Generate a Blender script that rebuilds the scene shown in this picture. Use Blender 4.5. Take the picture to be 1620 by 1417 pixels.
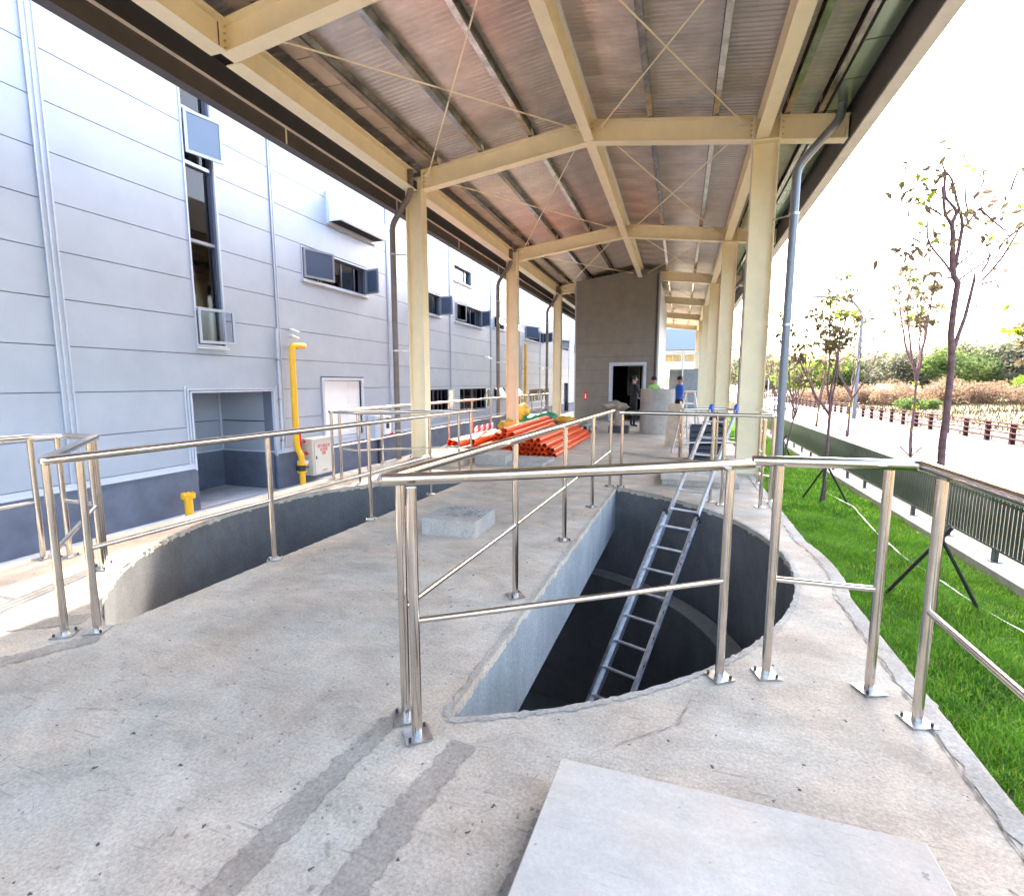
import bpy, bmesh, math, random
import numpy as np
from mathutils import Vector, Matrix
R = math.radians
random.seed(7); rng = np.random.default_rng(7)
for o in list(bpy.data.objects): bpy.data.objects.remove(o)
S = bpy.context.scene; C = S.collection

# ------------------------------------------------------------------ camera, world, sun, exposure
F = 805.0; W0 = 1620.0
pitch = math.atan(103 / F); yaw = math.atan(266 * math.cos(pitch) / F)
cam = bpy.data.cameras.new('camera'); co = bpy.data.objects.new('camera', cam); C.objects.link(co)
cam.sensor_fit = 'HORIZONTAL'; cam.sensor_width = 36; cam.lens = 36 * F / W0
cam.clip_start = 0.05; cam.clip_end = 3000
co.location = (0, 0, 1.5); co.rotation_euler = (math.pi / 2 - pitch, 0, yaw)
S.camera = co
w = bpy.data.worlds.new('World'); S.world = w; w.use_nodes = True
nt = w.node_tree; bg = nt.nodes['Background']
sky = nt.nodes.new('ShaderNodeTexSky'); sky.sky_type = 'NISHITA'; sky.sun_disc = False
SUN_EL = R(34); sx, sy = -0.25, 0.97
sky.sun_elevation = SUN_EL; sky.sun_rotation = math.atan2(sx, sy)
sky.air_density = 1.0; sky.dust_density = 7.0; sky.ozone_density = 1.2
nt.links.new(sky.outputs[0], bg.inputs[0]); bg.inputs[1].default_value = 0.15
sl = bpy.data.lights.new('sun', 'SUN'); sl.energy = 2.0; sl.angle = R(0.6); sl.color = (1, .93, .82)
so = bpy.data.objects.new('sun', sl); C.objects.link(so)
h = math.hypot(sx, sy)
so.rotation_euler = Vector((sx / h * math.cos(SUN_EL), sy / h * math.cos(SUN_EL), math.sin(SUN_EL))).to_track_quat('Z', 'Y').to_euler()
so.location = (-5, 20, 15)
S.view_settings.view_transform = 'Standard'; S.view_settings.look = 'None'
S.view_settings.gamma = 1; S.view_settings.exposure = 3.65
S.view_settings.use_curve_mapping = False
S.render.engine = 'CYCLES'
S.cycles.max_bounces = 8; S.cycles.diffuse_bounces = 5

# ------------------------------------------------------------------ materials
def mat(name, col, rough=.6, metal=0., var=0., vscale=3., bump=0., bscale=40., spec=.5, col2=None, emit=None, trans=0., alpha=None, dirt=0.):
    m = bpy.data.materials.new(name); m.use_nodes = True
    n = m.node_tree.nodes; L = m.node_tree.links; b = n['Principled BSDF']
    b.inputs['Base Color'].default_value = (*col, 1); b.inputs['Roughness'].default_value = rough
    b.inputs['Metallic'].default_value = metal; b.inputs['Specular IOR Level'].default_value = spec
    if trans: b.inputs['Transmission Weight'].default_value = trans
    if emit: b.inputs['Emission Color'].default_value = (*emit, 1); b.inputs['Emission Strength'].default_value = 1
    if var or bump or col2:
        tc = n.new('ShaderNodeTexCoord')
        if var or col2:
            t = n.new('ShaderNodeTexNoise'); t.inputs['Scale'].default_value = vscale; t.inputs['Detail'].default_value = 6; t.inputs['Roughness'].default_value = .65
            L.new(tc.outputs['Object'], t.inputs['Vector'])
            r = n.new('ShaderNodeValToRGB'); L.new(t.outputs['Fac'], r.inputs[0])
            c2 = col2 if col2 else tuple(max(0, c * (1 - var)) for c in col)
            c1 = col if col2 else tuple(min(1, c * (1 + var * .6)) for c in col)
            r.color_ramp.elements[0].position = .36; r.color_ramp.elements[1].position = .66
            r.color_ramp.elements[0].color = (*c2, 1); r.color_ramp.elements[1].color = (*c1, 1)
            L.new(r.outputs[0], b.inputs['Base Color'])
        if bump:
            t2 = n.new('ShaderNodeTexNoise'); t2.inputs['Scale'].default_value = bscale; t2.inputs['Detail'].default_value = 5
            L.new(tc.outputs['Object'], t2.inputs['Vector'])
            bp = n.new('ShaderNodeBump'); bp.inputs['Strength'].default_value = bump; bp.inputs['Distance'].default_value = .01
            L.new(t2.outputs['Fac'], bp.inputs['Height']); L.new(bp.outputs[0], b.inputs['Normal'])
    return m

def concrete(name, c_dark, c_mid, c_light, speck=.5, crack=False, bump=.5, warm=True, grain=.85):
    m = bpy.data.materials.new(name); m.use_nodes = True
    n = m.node_tree.nodes; L = m.node_tree.links; b = n['Principled BSDF']; b.inputs['Roughness'].default_value = .85
    b.inputs['Specular IOR Level'].default_value = .25
    tc = n.new('ShaderNodeTexCoord')
    def noise(s, d=6, r=.6, dist=0.):
        t = n.new('ShaderNodeTexNoise'); t.inputs['Scale'].default_value = s; t.inputs['Detail'].default_value = d; t.inputs['Roughness'].default_value = r
        t.inputs['Distortion'].default_value = dist; L.new(tc.outputs['Object'], t.inputs['Vector']); return t
    def ramp(src, p0, p1, c0, c1):
        r = n.new('ShaderNodeValToRGB'); L.new(src, r.inputs[0]); e = r.color_ramp.elements
        e[0].position = p0; e[1].position = p1; e[0].color = (*c0, 1); e[1].color = (*c1, 1); return r
    def mix(f, a, bb, mode='MIX'):
        x = n.new('ShaderNodeMix'); x.data_type = 'RGBA'; x.blend_type = mode
        if isinstance(f, float): x.inputs[0].default_value = f
        else: L.new(f, x.inputs[0])
        L.new(a, x.inputs[6]); L.new(bb, x.inputs[7]) if not isinstance(bb, tuple) else setattr(x.inputs[7], 'default_value', (*bb, 1))
        return x.outputs[2]
    big = noise(.8, 8, .62, .4); a = ramp(big.outputs['Fac'], .3, .62, c_dark, c_light)
    mid = noise(5, 8, .7); bb = ramp(mid.outputs['Fac'], .3, .7, c_mid, c_light)
    col = mix(.5, a.outputs[0], bb.outputs[0])
    # warm / cool staining
    hue = noise(1.7, 4, .5); hr = ramp(hue.outputs['Fac'], .4, .65, (.94, 1.0, 1.02), (1.06, .98, .90)); col = mix(.7 if warm else .0, col, hr.outputs[0], 'MULTIPLY')
    # fine grain
    fine = noise(70, 6, .8); fr = ramp(fine.outputs['Fac'], .36, .62, (.66, .65, .64), (1.16, 1.16, 1.16)); col = mix(grain, col, fr.outputs[0], 'MULTIPLY')
    # pits
    wn = noise(38, 3, .6); ws = n.new('ShaderNodeVectorMath'); ws.operation = 'SCALE'; ws.inputs['Scale'].default_value = .055; L.new(wn.outputs['Color'], ws.inputs[0])
    wa = n.new('ShaderNodeVectorMath'); wa.operation = 'ADD'; L.new(tc.outputs['Object'], wa.inputs[0]); L.new(ws.outputs[0], wa.inputs[1])
    vo = n.new('ShaderNodeTexVoronoi'); vo.inputs['Scale'].default_value = 14; L.new(wa.outputs[0], vo.inputs['Vector'])
    vs = noise(7, 3); ad = n.new('ShaderNodeMath'); ad.operation = 'MULTIPLY_ADD'; ad.inputs[1].default_value = -.42; ad.inputs[2].default_value = .275
    L.new(vs.outputs['Fac'], ad.inputs[0])
    lt = n.new('ShaderNodeMath'); lt.operation = 'LESS_THAN'; L.new(vo.outputs['Distance'], lt.inputs[0]); L.new(ad.outputs[0], lt.inputs[1])
    ps = n.new('ShaderNodeMath'); ps.operation = 'MULTIPLY'; ps.inputs[1].default_value = speck; L.new(lt.outputs[0], ps.inputs[0])
    col = mix(ps.outputs[0], col, (.10, .095, .09))
    v2 = n.new('ShaderNodeTexVoronoi'); v2.inputs['Scale'].default_value = 55; L.new(wa.outputs[0], v2.inputs['Vector'])
    l2 = n.new('ShaderNodeMath'); l2.operation = 'LESS_THAN'; L.new(v2.outputs['Distance'], l2.inputs[0]); l2.inputs[1].default_value = .13
    m2_ = noise(3.3, 5, .7); r2 = ramp(m2_.outputs['Fac'], .45, .6, (0, 0, 0), (1, 1, 1)); k2 = n.new('ShaderNodeMath'); k2.operation = 'MULTIPLY'; L.new(l2.outputs[0], k2.inputs[0]); L.new(r2.outputs[0], k2.inputs[1])
    k3 = n.new('ShaderNodeMath'); k3.operation = 'MULTIPLY'; k3.inputs[1].default_value = .6 * speck; L.new(k2.outputs[0], k3.inputs[0]); col = mix(k3.outputs[0], col, (.14, .125, .11))
    # sweeping trowel bands
    mt = n.new('ShaderNodeMapping'); mt.inputs['Scale'].default_value = (1.5, 2.4, 1); mt.inputs['Rotation'].default_value = (0, 0, .5); L.new(tc.outputs['Object'], mt.inputs[0])
    tn = n.new('ShaderNodeTexNoise'); tn.inputs['Scale'].default_value = 1.3; tn.inputs['Detail'].default_value = 10; tn.inputs['Roughness'].default_value = .72; tn.inputs['Distortion'].default_value = .35; L.new(mt.outputs[0], tn.inputs['Vector'])
    tr_ = ramp(tn.outputs['Fac'], .36, .64, (.70, .68, .66), (1.16, 1.15, 1.13)); col = mix(.35 + .35 * min(1., speck), col, tr_.outputs[0], 'MULTIPLY')
    # dirty streak patches
    dn = noise(2.6, 9, .75, 1.2); dr = ramp(dn.outputs['Fac'], .60, .74, (0, 0, 0), (1, 1, 1))
    dm = n.new('ShaderNodeMath'); dm.operation = 'MULTIPLY'; dm.inputs[1].default_value = .30 + .25 * speck; L.new(dr.outputs[0], dm.inputs[0])
    col = mix(dm.outputs[0], col, (.16, .15, .135))
    # thin scratch marks
    mp = n.new('ShaderNodeMapping'); mp.inputs['Scale'].default_value = (2.2, 26, 1); mp.inputs['Rotation'].default_value = (0, 0, .9)
    L.new(tc.outputs['Object'], mp.inputs[0]); sn = n.new('ShaderNodeTexNoise'); sn.inputs['Scale'].default_value = 2.; sn.inputs['Detail'].default_value = 3
    L.new(mp.outputs[0], sn.inputs['Vector']); sr = ramp(sn.outputs['Fac'], .66, .70, (0, 0, 0), (1, 1, 1))
    sm = n.new('ShaderNodeMath'); sm.operation = 'MULTIPLY'; sm.inputs[1].default_value = .35 * speck; L.new(sr.outputs[0], sm.inputs[0])
    col = mix(sm.outputs[0], col, (.13, .12, .11))
    L.new(col, b.inputs['Base Color'])
    bp = n.new('ShaderNodeBump'); bp.inputs['Strength'].default_value = bump; bp.inputs['Distance'].default_value = .012
    bn = noise(24, 8, .7); s = n.new('ShaderNodeMath'); s.operation = 'SUBTRACT'; L.new(bn.outputs['Fac'], s.inputs[0]); L.new(lt.outputs[0], s.inputs[1])
    L.new(s.outputs[0], bp.inputs['Height']); L.new(bp.outputs[0], b.inputs['Normal'])
    return m

M = {}
M['deck'] = concrete('deck_concrete', (.37, .30, .235), (.43, .36, .285), (.66, .575, .475), 1.0)
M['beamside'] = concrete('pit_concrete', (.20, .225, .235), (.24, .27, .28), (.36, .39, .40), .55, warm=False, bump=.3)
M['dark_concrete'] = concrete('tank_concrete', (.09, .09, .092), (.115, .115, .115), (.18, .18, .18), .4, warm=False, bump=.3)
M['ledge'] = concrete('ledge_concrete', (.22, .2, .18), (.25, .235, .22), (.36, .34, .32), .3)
M['mortar'] = concrete('mortar', (.28, .235, .19), (.32, .27, .22), (.43, .37, .31), .7)
M['lip'] = concrete('lip_concrete', (.32, .285, .245), (.37, .335, .29), (.52, .48, .43), .8, bump=.8)
M['precast'] = concrete('precast_concrete', (.50, .425, .355), (.55, .475, .405), (.63, .555, .48), .4, bump=.15, grain=.3)
M['block'] = concrete('block_concrete', (.33, .305, .275), (.37, .345, .315), (.50, .47, .43), .4, bump=.3)
M['pave'] = mat('alley_paving', (.52, .54, .57), .8, var=.25, vscale=2, bump=.2)
M['road'] = mat('road_asphalt', (.055, .046, .042), .95, var=.25, vscale=1.2, bump=.3)
M['walk'] = mat('sidewalk_paving', (.068, .055, .048), .9, var=.2, vscale=1.5, bump=.2)
M['kerb'] = mat('kerb_stone', (.30, .29, .28), .85, var=.2, vscale=5)
M['white_line'] = mat('road_paint', (.8, .8, .78), .7)
M['yellow_line'] = mat('road_paint_yellow', (.75, .6, .2), .7)
M['soil'] = mat('soil', (.05, .11, .02), .95, col2=(.06, .055, .03), vscale=6, bump=.5, bscale=20)
M['field'] = mat('dry_field', (.13, .075, .034), .95, col2=(.075, .075, .02), vscale=.12, bump=.3, bscale=3)
M['wall'] = mat('blue_grey_panel', (.36, .405, .475), .45, var=.07, vscale=1.5, bump=.06, bscale=160, spec=.4)
M['trim'] = mat('light_trim', (.50, .545, .62), .4, var=.05)
M['joint'] = mat('joint_strip_grey', (.44, .485, .56), .4, var=.05)
M['gap'] = mat('joint_backing', (.13, .155, .21), .8)
M['plinth'] = mat('plinth_paint', (.11, .13, .18), .7, var=.22, vscale=2.2, bump=.15, bscale=60)
M['booth'] = mat('booth_panel', (.19, .17, .15), .5, var=.12, vscale=3, bump=.1, bscale=120)
M['cream'] = mat('cream_paint', (.86, .735, .50), .42, var=.05, vscale=4, spec=.4)
M['cream_dirty'] = mat('cream_paint_stained', (.60, .47, .27), .5, var=.25, vscale=9)
M['steel'] = mat('stainless_steel', (.66, .60, .53), .17, 1.0, var=.12, vscale=7)
M['steel_dull'] = mat('stainless_plate', (.52, .51, .50), .38, 1.0, var=.25, vscale=14)
M['galv'] = mat('galvanised_steel', (.34, .34, .34), .38, .85, var=.35, vscale=6)
M['purlin'] = mat('purlin_steel', (.55, .50, .46), .22, 1.0, var=.35, vscale=4)
M['roof'] = mat('roof_sheet_metal', (.58, .505, .45), .30, .5, var=.2, vscale=1.6)
M['fascia'] = mat('fascia_dark', (.085, .07, .062), .5, .1, var=.15)
M['fascia_light'] = mat('fascia_beige', (.80, .73, .66), .5, .1, var=.08)
M['gutter'] = mat('gutter_stainless_lawn_tint', (.40, .50, .38), .2, .8, var=.12, vscale=3)  # green in the colour stands in for the lawn mirrored in the steel
M['pipe_brown'] = mat('downpipe_brown', (.17, .145, .13), .4, .2, var=.2)
M['pipe_grey'] = mat('downpipe_grey', (.22, .235, .27), .35, .4, var=.1)
M['alu'] = mat('aluminium', (.82, .83, .84), .36, .8, var=.15, vscale=12)
M['alu_dark'] = mat('aluminium_darker', (.62, .63, .64), .42, .9, var=.3, vscale=12)  # darker tone for the side rails of the lower ladder section
M['blue_plastic'] = mat('blue_plastic', (.02, .09, .45), .4)
M['yellow'] = mat('yellow_paint', (.85, .45, .01), .35, var=.06)
M['red'] = mat('red_paint', (.55, .02, .02), .35)
M['orange'] = mat('orange_pvc', (.90, .10, .012), .3, var=.08, vscale=5)
M['orange_in'] = mat('orange_pvc_bore', (.45, .02, .01), .6)
M['white'] = mat('white_paint', (.80, .81, .82), .35, var=.03)
M['cabinet'] = mat('cabinet_cream', (.62, .60, .52), .4, var=.04)
M['glass'] = mat('dark_glass', (.035, .05, .075), .04, .0, spec=.9)
M['glass_blue'] = mat('blue_glass', (.08, .11, .165), .05, .0, spec=1.0)
def see_through(name, tint, f):
    m = bpy.data.materials.new(name); m.use_nodes = True; n = m.node_tree.nodes; L = m.node_tree.links; n.remove(n['Principled BSDF'])
    t = n.new('ShaderNodeBsdfTransparent'); t.inputs[0].default_value = (*tint, 1); g_ = n.new('ShaderNodeBsdfGlossy'); g_.inputs['Roughness'].default_value = .03
    fr_ = n.new('ShaderNodeFresnel'); fr_.inputs[0].default_value = 1.5; ad_ = n.new('ShaderNodeMath'); ad_.operation = 'ADD'; ad_.inputs[1].default_value = f; L.new(fr_.outputs[0], ad_.inputs[0])
    mx = n.new('ShaderNodeMixShader'); L.new(ad_.outputs[0], mx.inputs[0]); L.new(t.outputs[0], mx.inputs[1]); L.new(g_.outputs[0], mx.inputs[2]); L.new(mx.outputs[0], n['Material Output'].inputs[0]); return m
M['glass'] = see_through('clear_dark_glass', (.80, .84, .92), .02)
M['frame'] = mat('window_frame', (.10, .11, .15), .35, .4)
M['frame_light'] = mat('window_frame_light', (.38, .41, .47), .3, .6)
M['black'] = mat('black_rubber', (.012, .012, .014), .6)
M['fence'] = mat('fence_green_black', (.034, .045, .043), .35, .2, var=.2, vscale=4)
M['stake'] = mat('stake_black', (.018, .018, .018), .6, var=.3, vscale=8)
M['guard'] = mat('guard_rail_brown', (.05, .018, .02), .9, spec=.1)
M['bark'] = mat('bark_pinkish', (.24, .14, .14), .9, spec=.15, col2=(.12, .07, .065), vscale=14, bump=.5)
M['bark_dark'] = mat('bark_dark', (.13, .085, .065), .9, col2=(.06, .04, .035), vscale=10, bump=.5)
M['leaf_brown'] = mat('leaf_bronze', (.13, .14, .045), .6, spec=.2, col2=(.12, .075, .055), vscale=4)
M['leaf_green'] = mat('leaf_young', (.30, .34, .02), .5, col2=(.18, .25, .015), vscale=4)
M['leaf_mid'] = mat('leaf_mid_green', (.12, .17, .045), .8, col2=(.055, .10, .022), vscale=.25)
M['leaf_bright'] = mat('leaf_bright_green', (.20, .32, .03), .8, col2=(.12, .21, .02), vscale=.25)
M['leaf_grey'] = mat('leaf_grey_green', (.13, .135, .085), .7, col2=(.08, .085, .055), vscale=.25)
M['scrub'] = mat('dry_scrub', (.24, .16, .10), .8, col2=(.16, .105, .07), vscale=.3)
M['grass_a'] = mat('grass_blade', (.10, .29, .010), .6, col2=(.045, .15, .006), vscale=1.6)
M['grass_b'] = mat('grass_blade_light', (.27, .46, .03), .6, col2=(.11, .27, .012), vscale=2.2)
M['tarp_green'] = mat('tarpaulin_green', (.01, .24, .12), .35, var=.3, vscale=3)
M['tarp_yellow'] = mat('sack_yellow', (.65, .38, .03), .5, var=.3, vscale=6)
M['sack'] = mat('cement_sack', (.34, .28, .22), .9, var=.3, vscale=8, bump=.4)
M['dark_metal'] = mat('dark_metal', (.05, .05, .055), .5, .4, var=.3, vscale=6)
M['plastic_crate'] = mat('crate_dark_blue', (.035, .05, .075), .5)
M['wood'] = mat('light_wood', (.52, .40, .27), .7, var=.2, vscale=6)
M['skin'] = mat('skin', (.42, .22, .15), .5)
M['shirt_blue'] = mat('shirt_blue', (.03, .12, .55), .7, var=.2, vscale=14)
M['shirt_black'] = mat('shirt_black', (.012, .012, .014), .8)
M['shirt_green'] = mat('shirt_lime', (.25, .5, .08), .7)
M['trousers'] = mat('trousers_black', (.012, .013, .02), .8)
M['hair'] = mat('hair_black', (.012, .01, .01), .6)
M['interior'] = mat('dark_interior', (.02, .02, .022), .9)
M['tape'] = mat('pale_tape', (.34, .40, .36), .5)
M['far_wall'] = mat('far_white_wall', (.66, .68, .72), .6)
M['far_band'] = mat('far_blue_band', (.33, .38, .48), .6)
M['rebar'] = mat('reddish_post', (.30, .07, .05), .6)
M['text_red'] = mat('lettering_red', (.6, .03, .03), .5)

def backlit(m, f):
    n = m.node_tree.nodes; L = m.node_tree.links; b = n['Principled BSDF']; t = n.new('ShaderNodeBsdfTranslucent'); x = n.new('ShaderNodeMixShader'); x.inputs[0].default_value = f
    src = b.inputs['Base Color'].links[0].from_socket if b.inputs['Base Color'].links else None
    if src: L.new(src, t.inputs[0])
    L.new(b.outputs[0], x.inputs[1]); L.new(t.outputs[0], x.inputs[2]); L.new(x.outputs[0], n['Material Output'].inputs[0])
for k in ('leaf_green', 'leaf_mid', 'leaf_bright', 'leaf_grey', 'grass_a', 'grass_b', 'leaf_brown', 'scrub'): backlit(M[k], .45)

# ------------------------------------------------------------------ helpers
def wloc(p):
    v = Vector((0, 0, 0))
    while p: v += p.location; p = p.parent
    return v
class MB:
    def __init__(s): s.v = []; s.f = []; s.sm = []
    def add(s, vs, fs, smooth=False):
        o = len(s.v); s.v += [tuple(x) for x in vs]; s.f += [tuple(i + o for i in f) for f in fs]; s.sm += [smooth] * len(fs); return s
    def box(s, x0, x1, y0, y1, z0, z1):
        return s.add([(x0, y0, z0), (x1, y0, z0), (x1, y1, z0), (x0, y1, z0), (x0, y0, z1), (x1, y0, z1), (x1, y1, z1), (x0, y1, z1)],
                     [(0, 3, 2, 1), (4, 5, 6, 7), (0, 1, 5, 4), (1, 2, 6, 5), (2, 3, 7, 6), (3, 0, 4, 7)])
    def obox(s, c, ax, ay, az, hx, hy, hz):
        c = Vector(c); ax = Vector(ax) * hx; ay = Vector(ay) * hy; az = Vector(az) * hz
        return s.add([c + a * ax + b * ay + d * az for a, b, d in ((-1, -1, -1), (1, -1, -1), (1, 1, -1), (-1, 1, -1), (-1, -1, 1), (1, -1, 1), (1, 1, 1), (-1, 1, 1))],
                     [(0, 3, 2, 1), (4, 5, 6, 7), (0, 1, 5, 4), (1, 2, 6, 5), (2, 3, 7, 6), (3, 0, 4, 7)])
    def bar(s, a, b, wd, dp, up=(0, 0, 1)):
        a = Vector(a); b = Vector(b); d = (b - a); l = d.length; d.normalize()
        sd = d.cross(Vector(up));
        if sd.length < 1e-4: sd = d.cross(Vector((0, 1, 0)))
        sd.normalize(); u = sd.cross(d).normalized()
        return s.obox((a + b) / 2, d, sd, u, l / 2, wd / 2, dp / 2)
    def tube(s, pts, r, n=10, cap=True, smooth=True, hollow=None):
        P = [Vector(p) for p in pts]; m = len(P)
        rr = r if isinstance(r, (list, tuple)) else [r] * m
        T = []
        for i in range(m):
            if i == 0: t = P[1] - P[0]
            elif i == m - 1: t = P[-1] - P[-2]
            else: t = (P[i + 1] - P[i]).normalized() + (P[i] - P[i - 1]).normalized()
            T.append(t.normalized() if t.length > 1e-6 else Vector((0, 0, 1)))
        u = T[0].orthogonal().normalized(); vs = []
        for i in range(m):
            u = (u - T[i] * u.dot(T[i])).normalized(); v = T[i].cross(u)
            sc = 1.0
            if 0 < i < m - 1:
                d = (P[i + 1] - P[i]).normalized(); cs = max(.35, d.dot(T[i])); sc = 1 / cs
                bis = (d - (P[i] - P[i - 1]).normalized())
                bis = bis.normalized() if bis.length > 1e-4 else None
            for k in range(n):
                a = 2 * math.pi * k / n; off = (u * math.cos(a) + v * math.sin(a)) * rr[i]
                if sc > 1.001 and bis: off += bis * off.dot(bis) * (sc - 1)
                vs.append(P[i] + off)
        fs = [(i * n + k, i * n + (k + 1) % n, (i + 1) * n + (k + 1) % n, (i + 1) * n + k) for i in range(m - 1) for k in range(n)]
        s.add(vs, fs, smooth)
        if cap: s.add(vs[:n], [tuple(range(n))[::-1]]); s.add(vs[-n:], [tuple(range(n))])
        return s
    def cyl(s, x, y, z0, z1, r, n=20, r2=None):
        return s.tube([(x, y, z0), (x, y, z1)], [r, r if r2 is None else r2], n)
    def prism(s, poly, z0, z1):
        n = len(poly); vs = [(x, y, z0) for x, y in poly] + [(x, y, z1) for x, y in poly]
        return s.add(vs, [tuple(range(n))[::-1], tuple(range(n, 2 * n))] + [(i, (i + 1) % n, n + (i + 1) % n, n + i) for i in range(n)])
    def ibeam(s, a, b, depth, width, tf=.014, tw=.01, up=(0, 0, 1)):
        a = Vector(a); b = Vector(b); d = (b - a).normalized(); sd = d.cross(Vector(up)).normalized(); u = sd.cross(d).normalized()
        l = (b - a).length; c = (a + b) / 2
        s.obox(c, d, sd, u, l / 2, tw / 2, depth / 2 - tf)
        for k in (-1, 1): s.obox(c + u * k * (depth / 2 - tf / 2), d, sd, u, l / 2, width / 2, tf / 2)
        return s
    def mesh(s, name, m, off=Vector((0, 0, 0))):
        me = bpy.data.meshes.new(name); me.from_pydata([(Vector(v) - off) for v in s.v], [], s.f)
        me.polygons.foreach_set('use_smooth', s.sm)
        if m: me.materials.append(m)
        me.update(); return me
    def build(s, name, m, parent=None, bevel=0.):
        o = bpy.data.objects.new(name, s.mesh(name, m, wloc(parent))); C.objects.link(o); o.parent = parent
        if bevel:
            b = o.modifiers.new('bevel', 'BEVEL'); b.width = bevel; b.segments = 2; b.limit_method = 'ANGLE'
        return o
def tag(o, label=None, cat=None, group=None, kind=None):
    if label: o['label'] = label
    if cat: o['category'] = cat
    if group: o['group'] = group
    if kind: o['kind'] = kind
    return o
def thing(name, loc, label, cat, group=None, rz=0):
    o = bpy.data.objects.new(name, None); C.objects.link(o); o.location = loc; o.rotation_euler.z = rz
    o.empty_display_size = .2; return tag(o, label, cat, group)
def inst(name, me, parent, loc, rz=0):
    o = bpy.data.objects.new(name, me); C.objects.link(o); o.parent = parent; o.location = Vector(loc) - wloc(parent); o.rotation_euler.z = rz; return o
def copy_tree(o, parent=None):
    kids = [c for c in bpy.data.objects if c.parent == o]
    c = o.copy(); C.objects.link(c); c.parent = parent
    for k in kids: copy_tree(k, c)
    return c
def struct(o): o['kind'] = 'structure'; return o
def raw(name, V, Fc, m, parent=None, smooth=False):
    me = bpy.data.meshes.new(name); V = np.asarray(V, dtype=np.float32); Fc = np.asarray(Fc, dtype=np.int32)
    k = Fc.shape[1]; me.vertices.add(len(V)); me.vertices.foreach_set('co', V.ravel())
    me.loops.add(Fc.size); me.loops.foreach_set('vertex_index', Fc.ravel())
    me.polygons.add(len(Fc)); me.polygons.foreach_set('loop_start', np.arange(0, Fc.size, k, dtype=np.int32))
    me.polygons.foreach_set('loop_total', np.full(len(Fc), k, dtype=np.int32))
    if smooth: me.polygons.foreach_set('use_smooth', np.ones(len(Fc), dtype=bool))
    me.update(calc_edges=True); me.validate()
    me.materials.append(m); o = bpy.data.objects.new(name, me); C.objects.link(o); o.parent = parent
    return o
def text(name, s, size, loc, rot, m, parent, ext=.001, spacing=1.0):
    cu = bpy.data.curves.new(name, 'FONT'); cu.body = s; cu.size = size; cu.extrude = ext; cu.align_x = 'CENTER'; cu.align_y = 'CENTER'; cu.space_line = spacing
    t = bpy.data.objects.new(name, cu); C.objects.link(t)
    dg = bpy.context.evaluated_depsgraph_get(); me = bpy.data.meshes.new_from_object(t.evaluated_get(dg))
    bpy.data.objects.remove(t); me.materials.clear(); me.materials.append(m)
    o = bpy.data.objects.new(name, me); C.objects.link(o); o.parent = parent
    o.location = Vector(loc) - wloc(parent); o.rotation_euler = rot; return o

# ------------------------------------------------------------------ SETTING: deck with the two D-shaped openings
CX, CY, RI, RO = -2.0, 4.66, 2.925, 3.27
XS = 1.15                                   # half width of the bridge between the openings
DX0, DX1 = -5.27, 1.20
hy = math.sqrt(RI * RI - XS * XS)
CH = {1: (-.94, -.82), -1: (-3.30, -3.06)}          # bridge edge x at the near and the far end of each opening
def chord(sgn):
    (xa, xb) = CH[sgn]; ya = CY - math.sqrt(RI * RI - (xa - CX) ** 2); yb = CY + math.sqrt(RI * RI - (xb - CX) ** 2); return (xa, ya), (xb, yb)
def jit(p, a): return (p[0] + random.gauss(0, a), p[1] + random.gauss(0, a))
def densify(pts, step, amp, closed=True):
    out = []; n = len(pts)
    for i in range(n if closed else n - 1):
        p = pts[i]; q = pts[(i + 1) % n]; d = math.hypot(q[0] - p[0], q[1] - p[1]); k = max(1, int(d / step))
        for j in range(k):
            t = j / k; out.append(jit((p[0] + (q[0] - p[0]) * t, p[1] + (q[1] - p[1]) * t), amp))
    return out
ARCN = 150
def arc(sgn, r=RI, n=ARCN, aa=None):
    (xa, ya), (xb, yb) = chord(sgn); t0 = math.atan2(ya - CY, sgn * (xa - CX)); t1 = math.atan2(yb - CY, sgn * (xb - CX))
    return [(CX + sgn * r * math.cos(t0 + (t1 - t0) * i / n), CY + r * math.sin(t0 + (t1 - t0) * i / n)) for i in range(n + 1)]
def hole(sgn, amp):
    A = arc(sgn); out = [jit(p, amp) for p in A]
    top = A[-1]; bot = A[0]; k = 130
    out += [jit((top[0] + (bot[0] - top[0]) * j / k, top[1] + (bot[1] - top[1]) * j / k), amp) for j in range(1, k)]
    return out
YN, YF = -4.0, 44.0
b0 = math.acos((DX1 - CX) / RO)
def outer(amp):
    pts = [(DX0, YF), (DX0, YN), (DX1, YN)]
    pts += [(CX + RO * math.cos(a), CY + RO * math.sin(a)) for a in np.linspace(-b0, b0, 14)]
    pts += [(DX1, YF)]
    return pts
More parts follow.
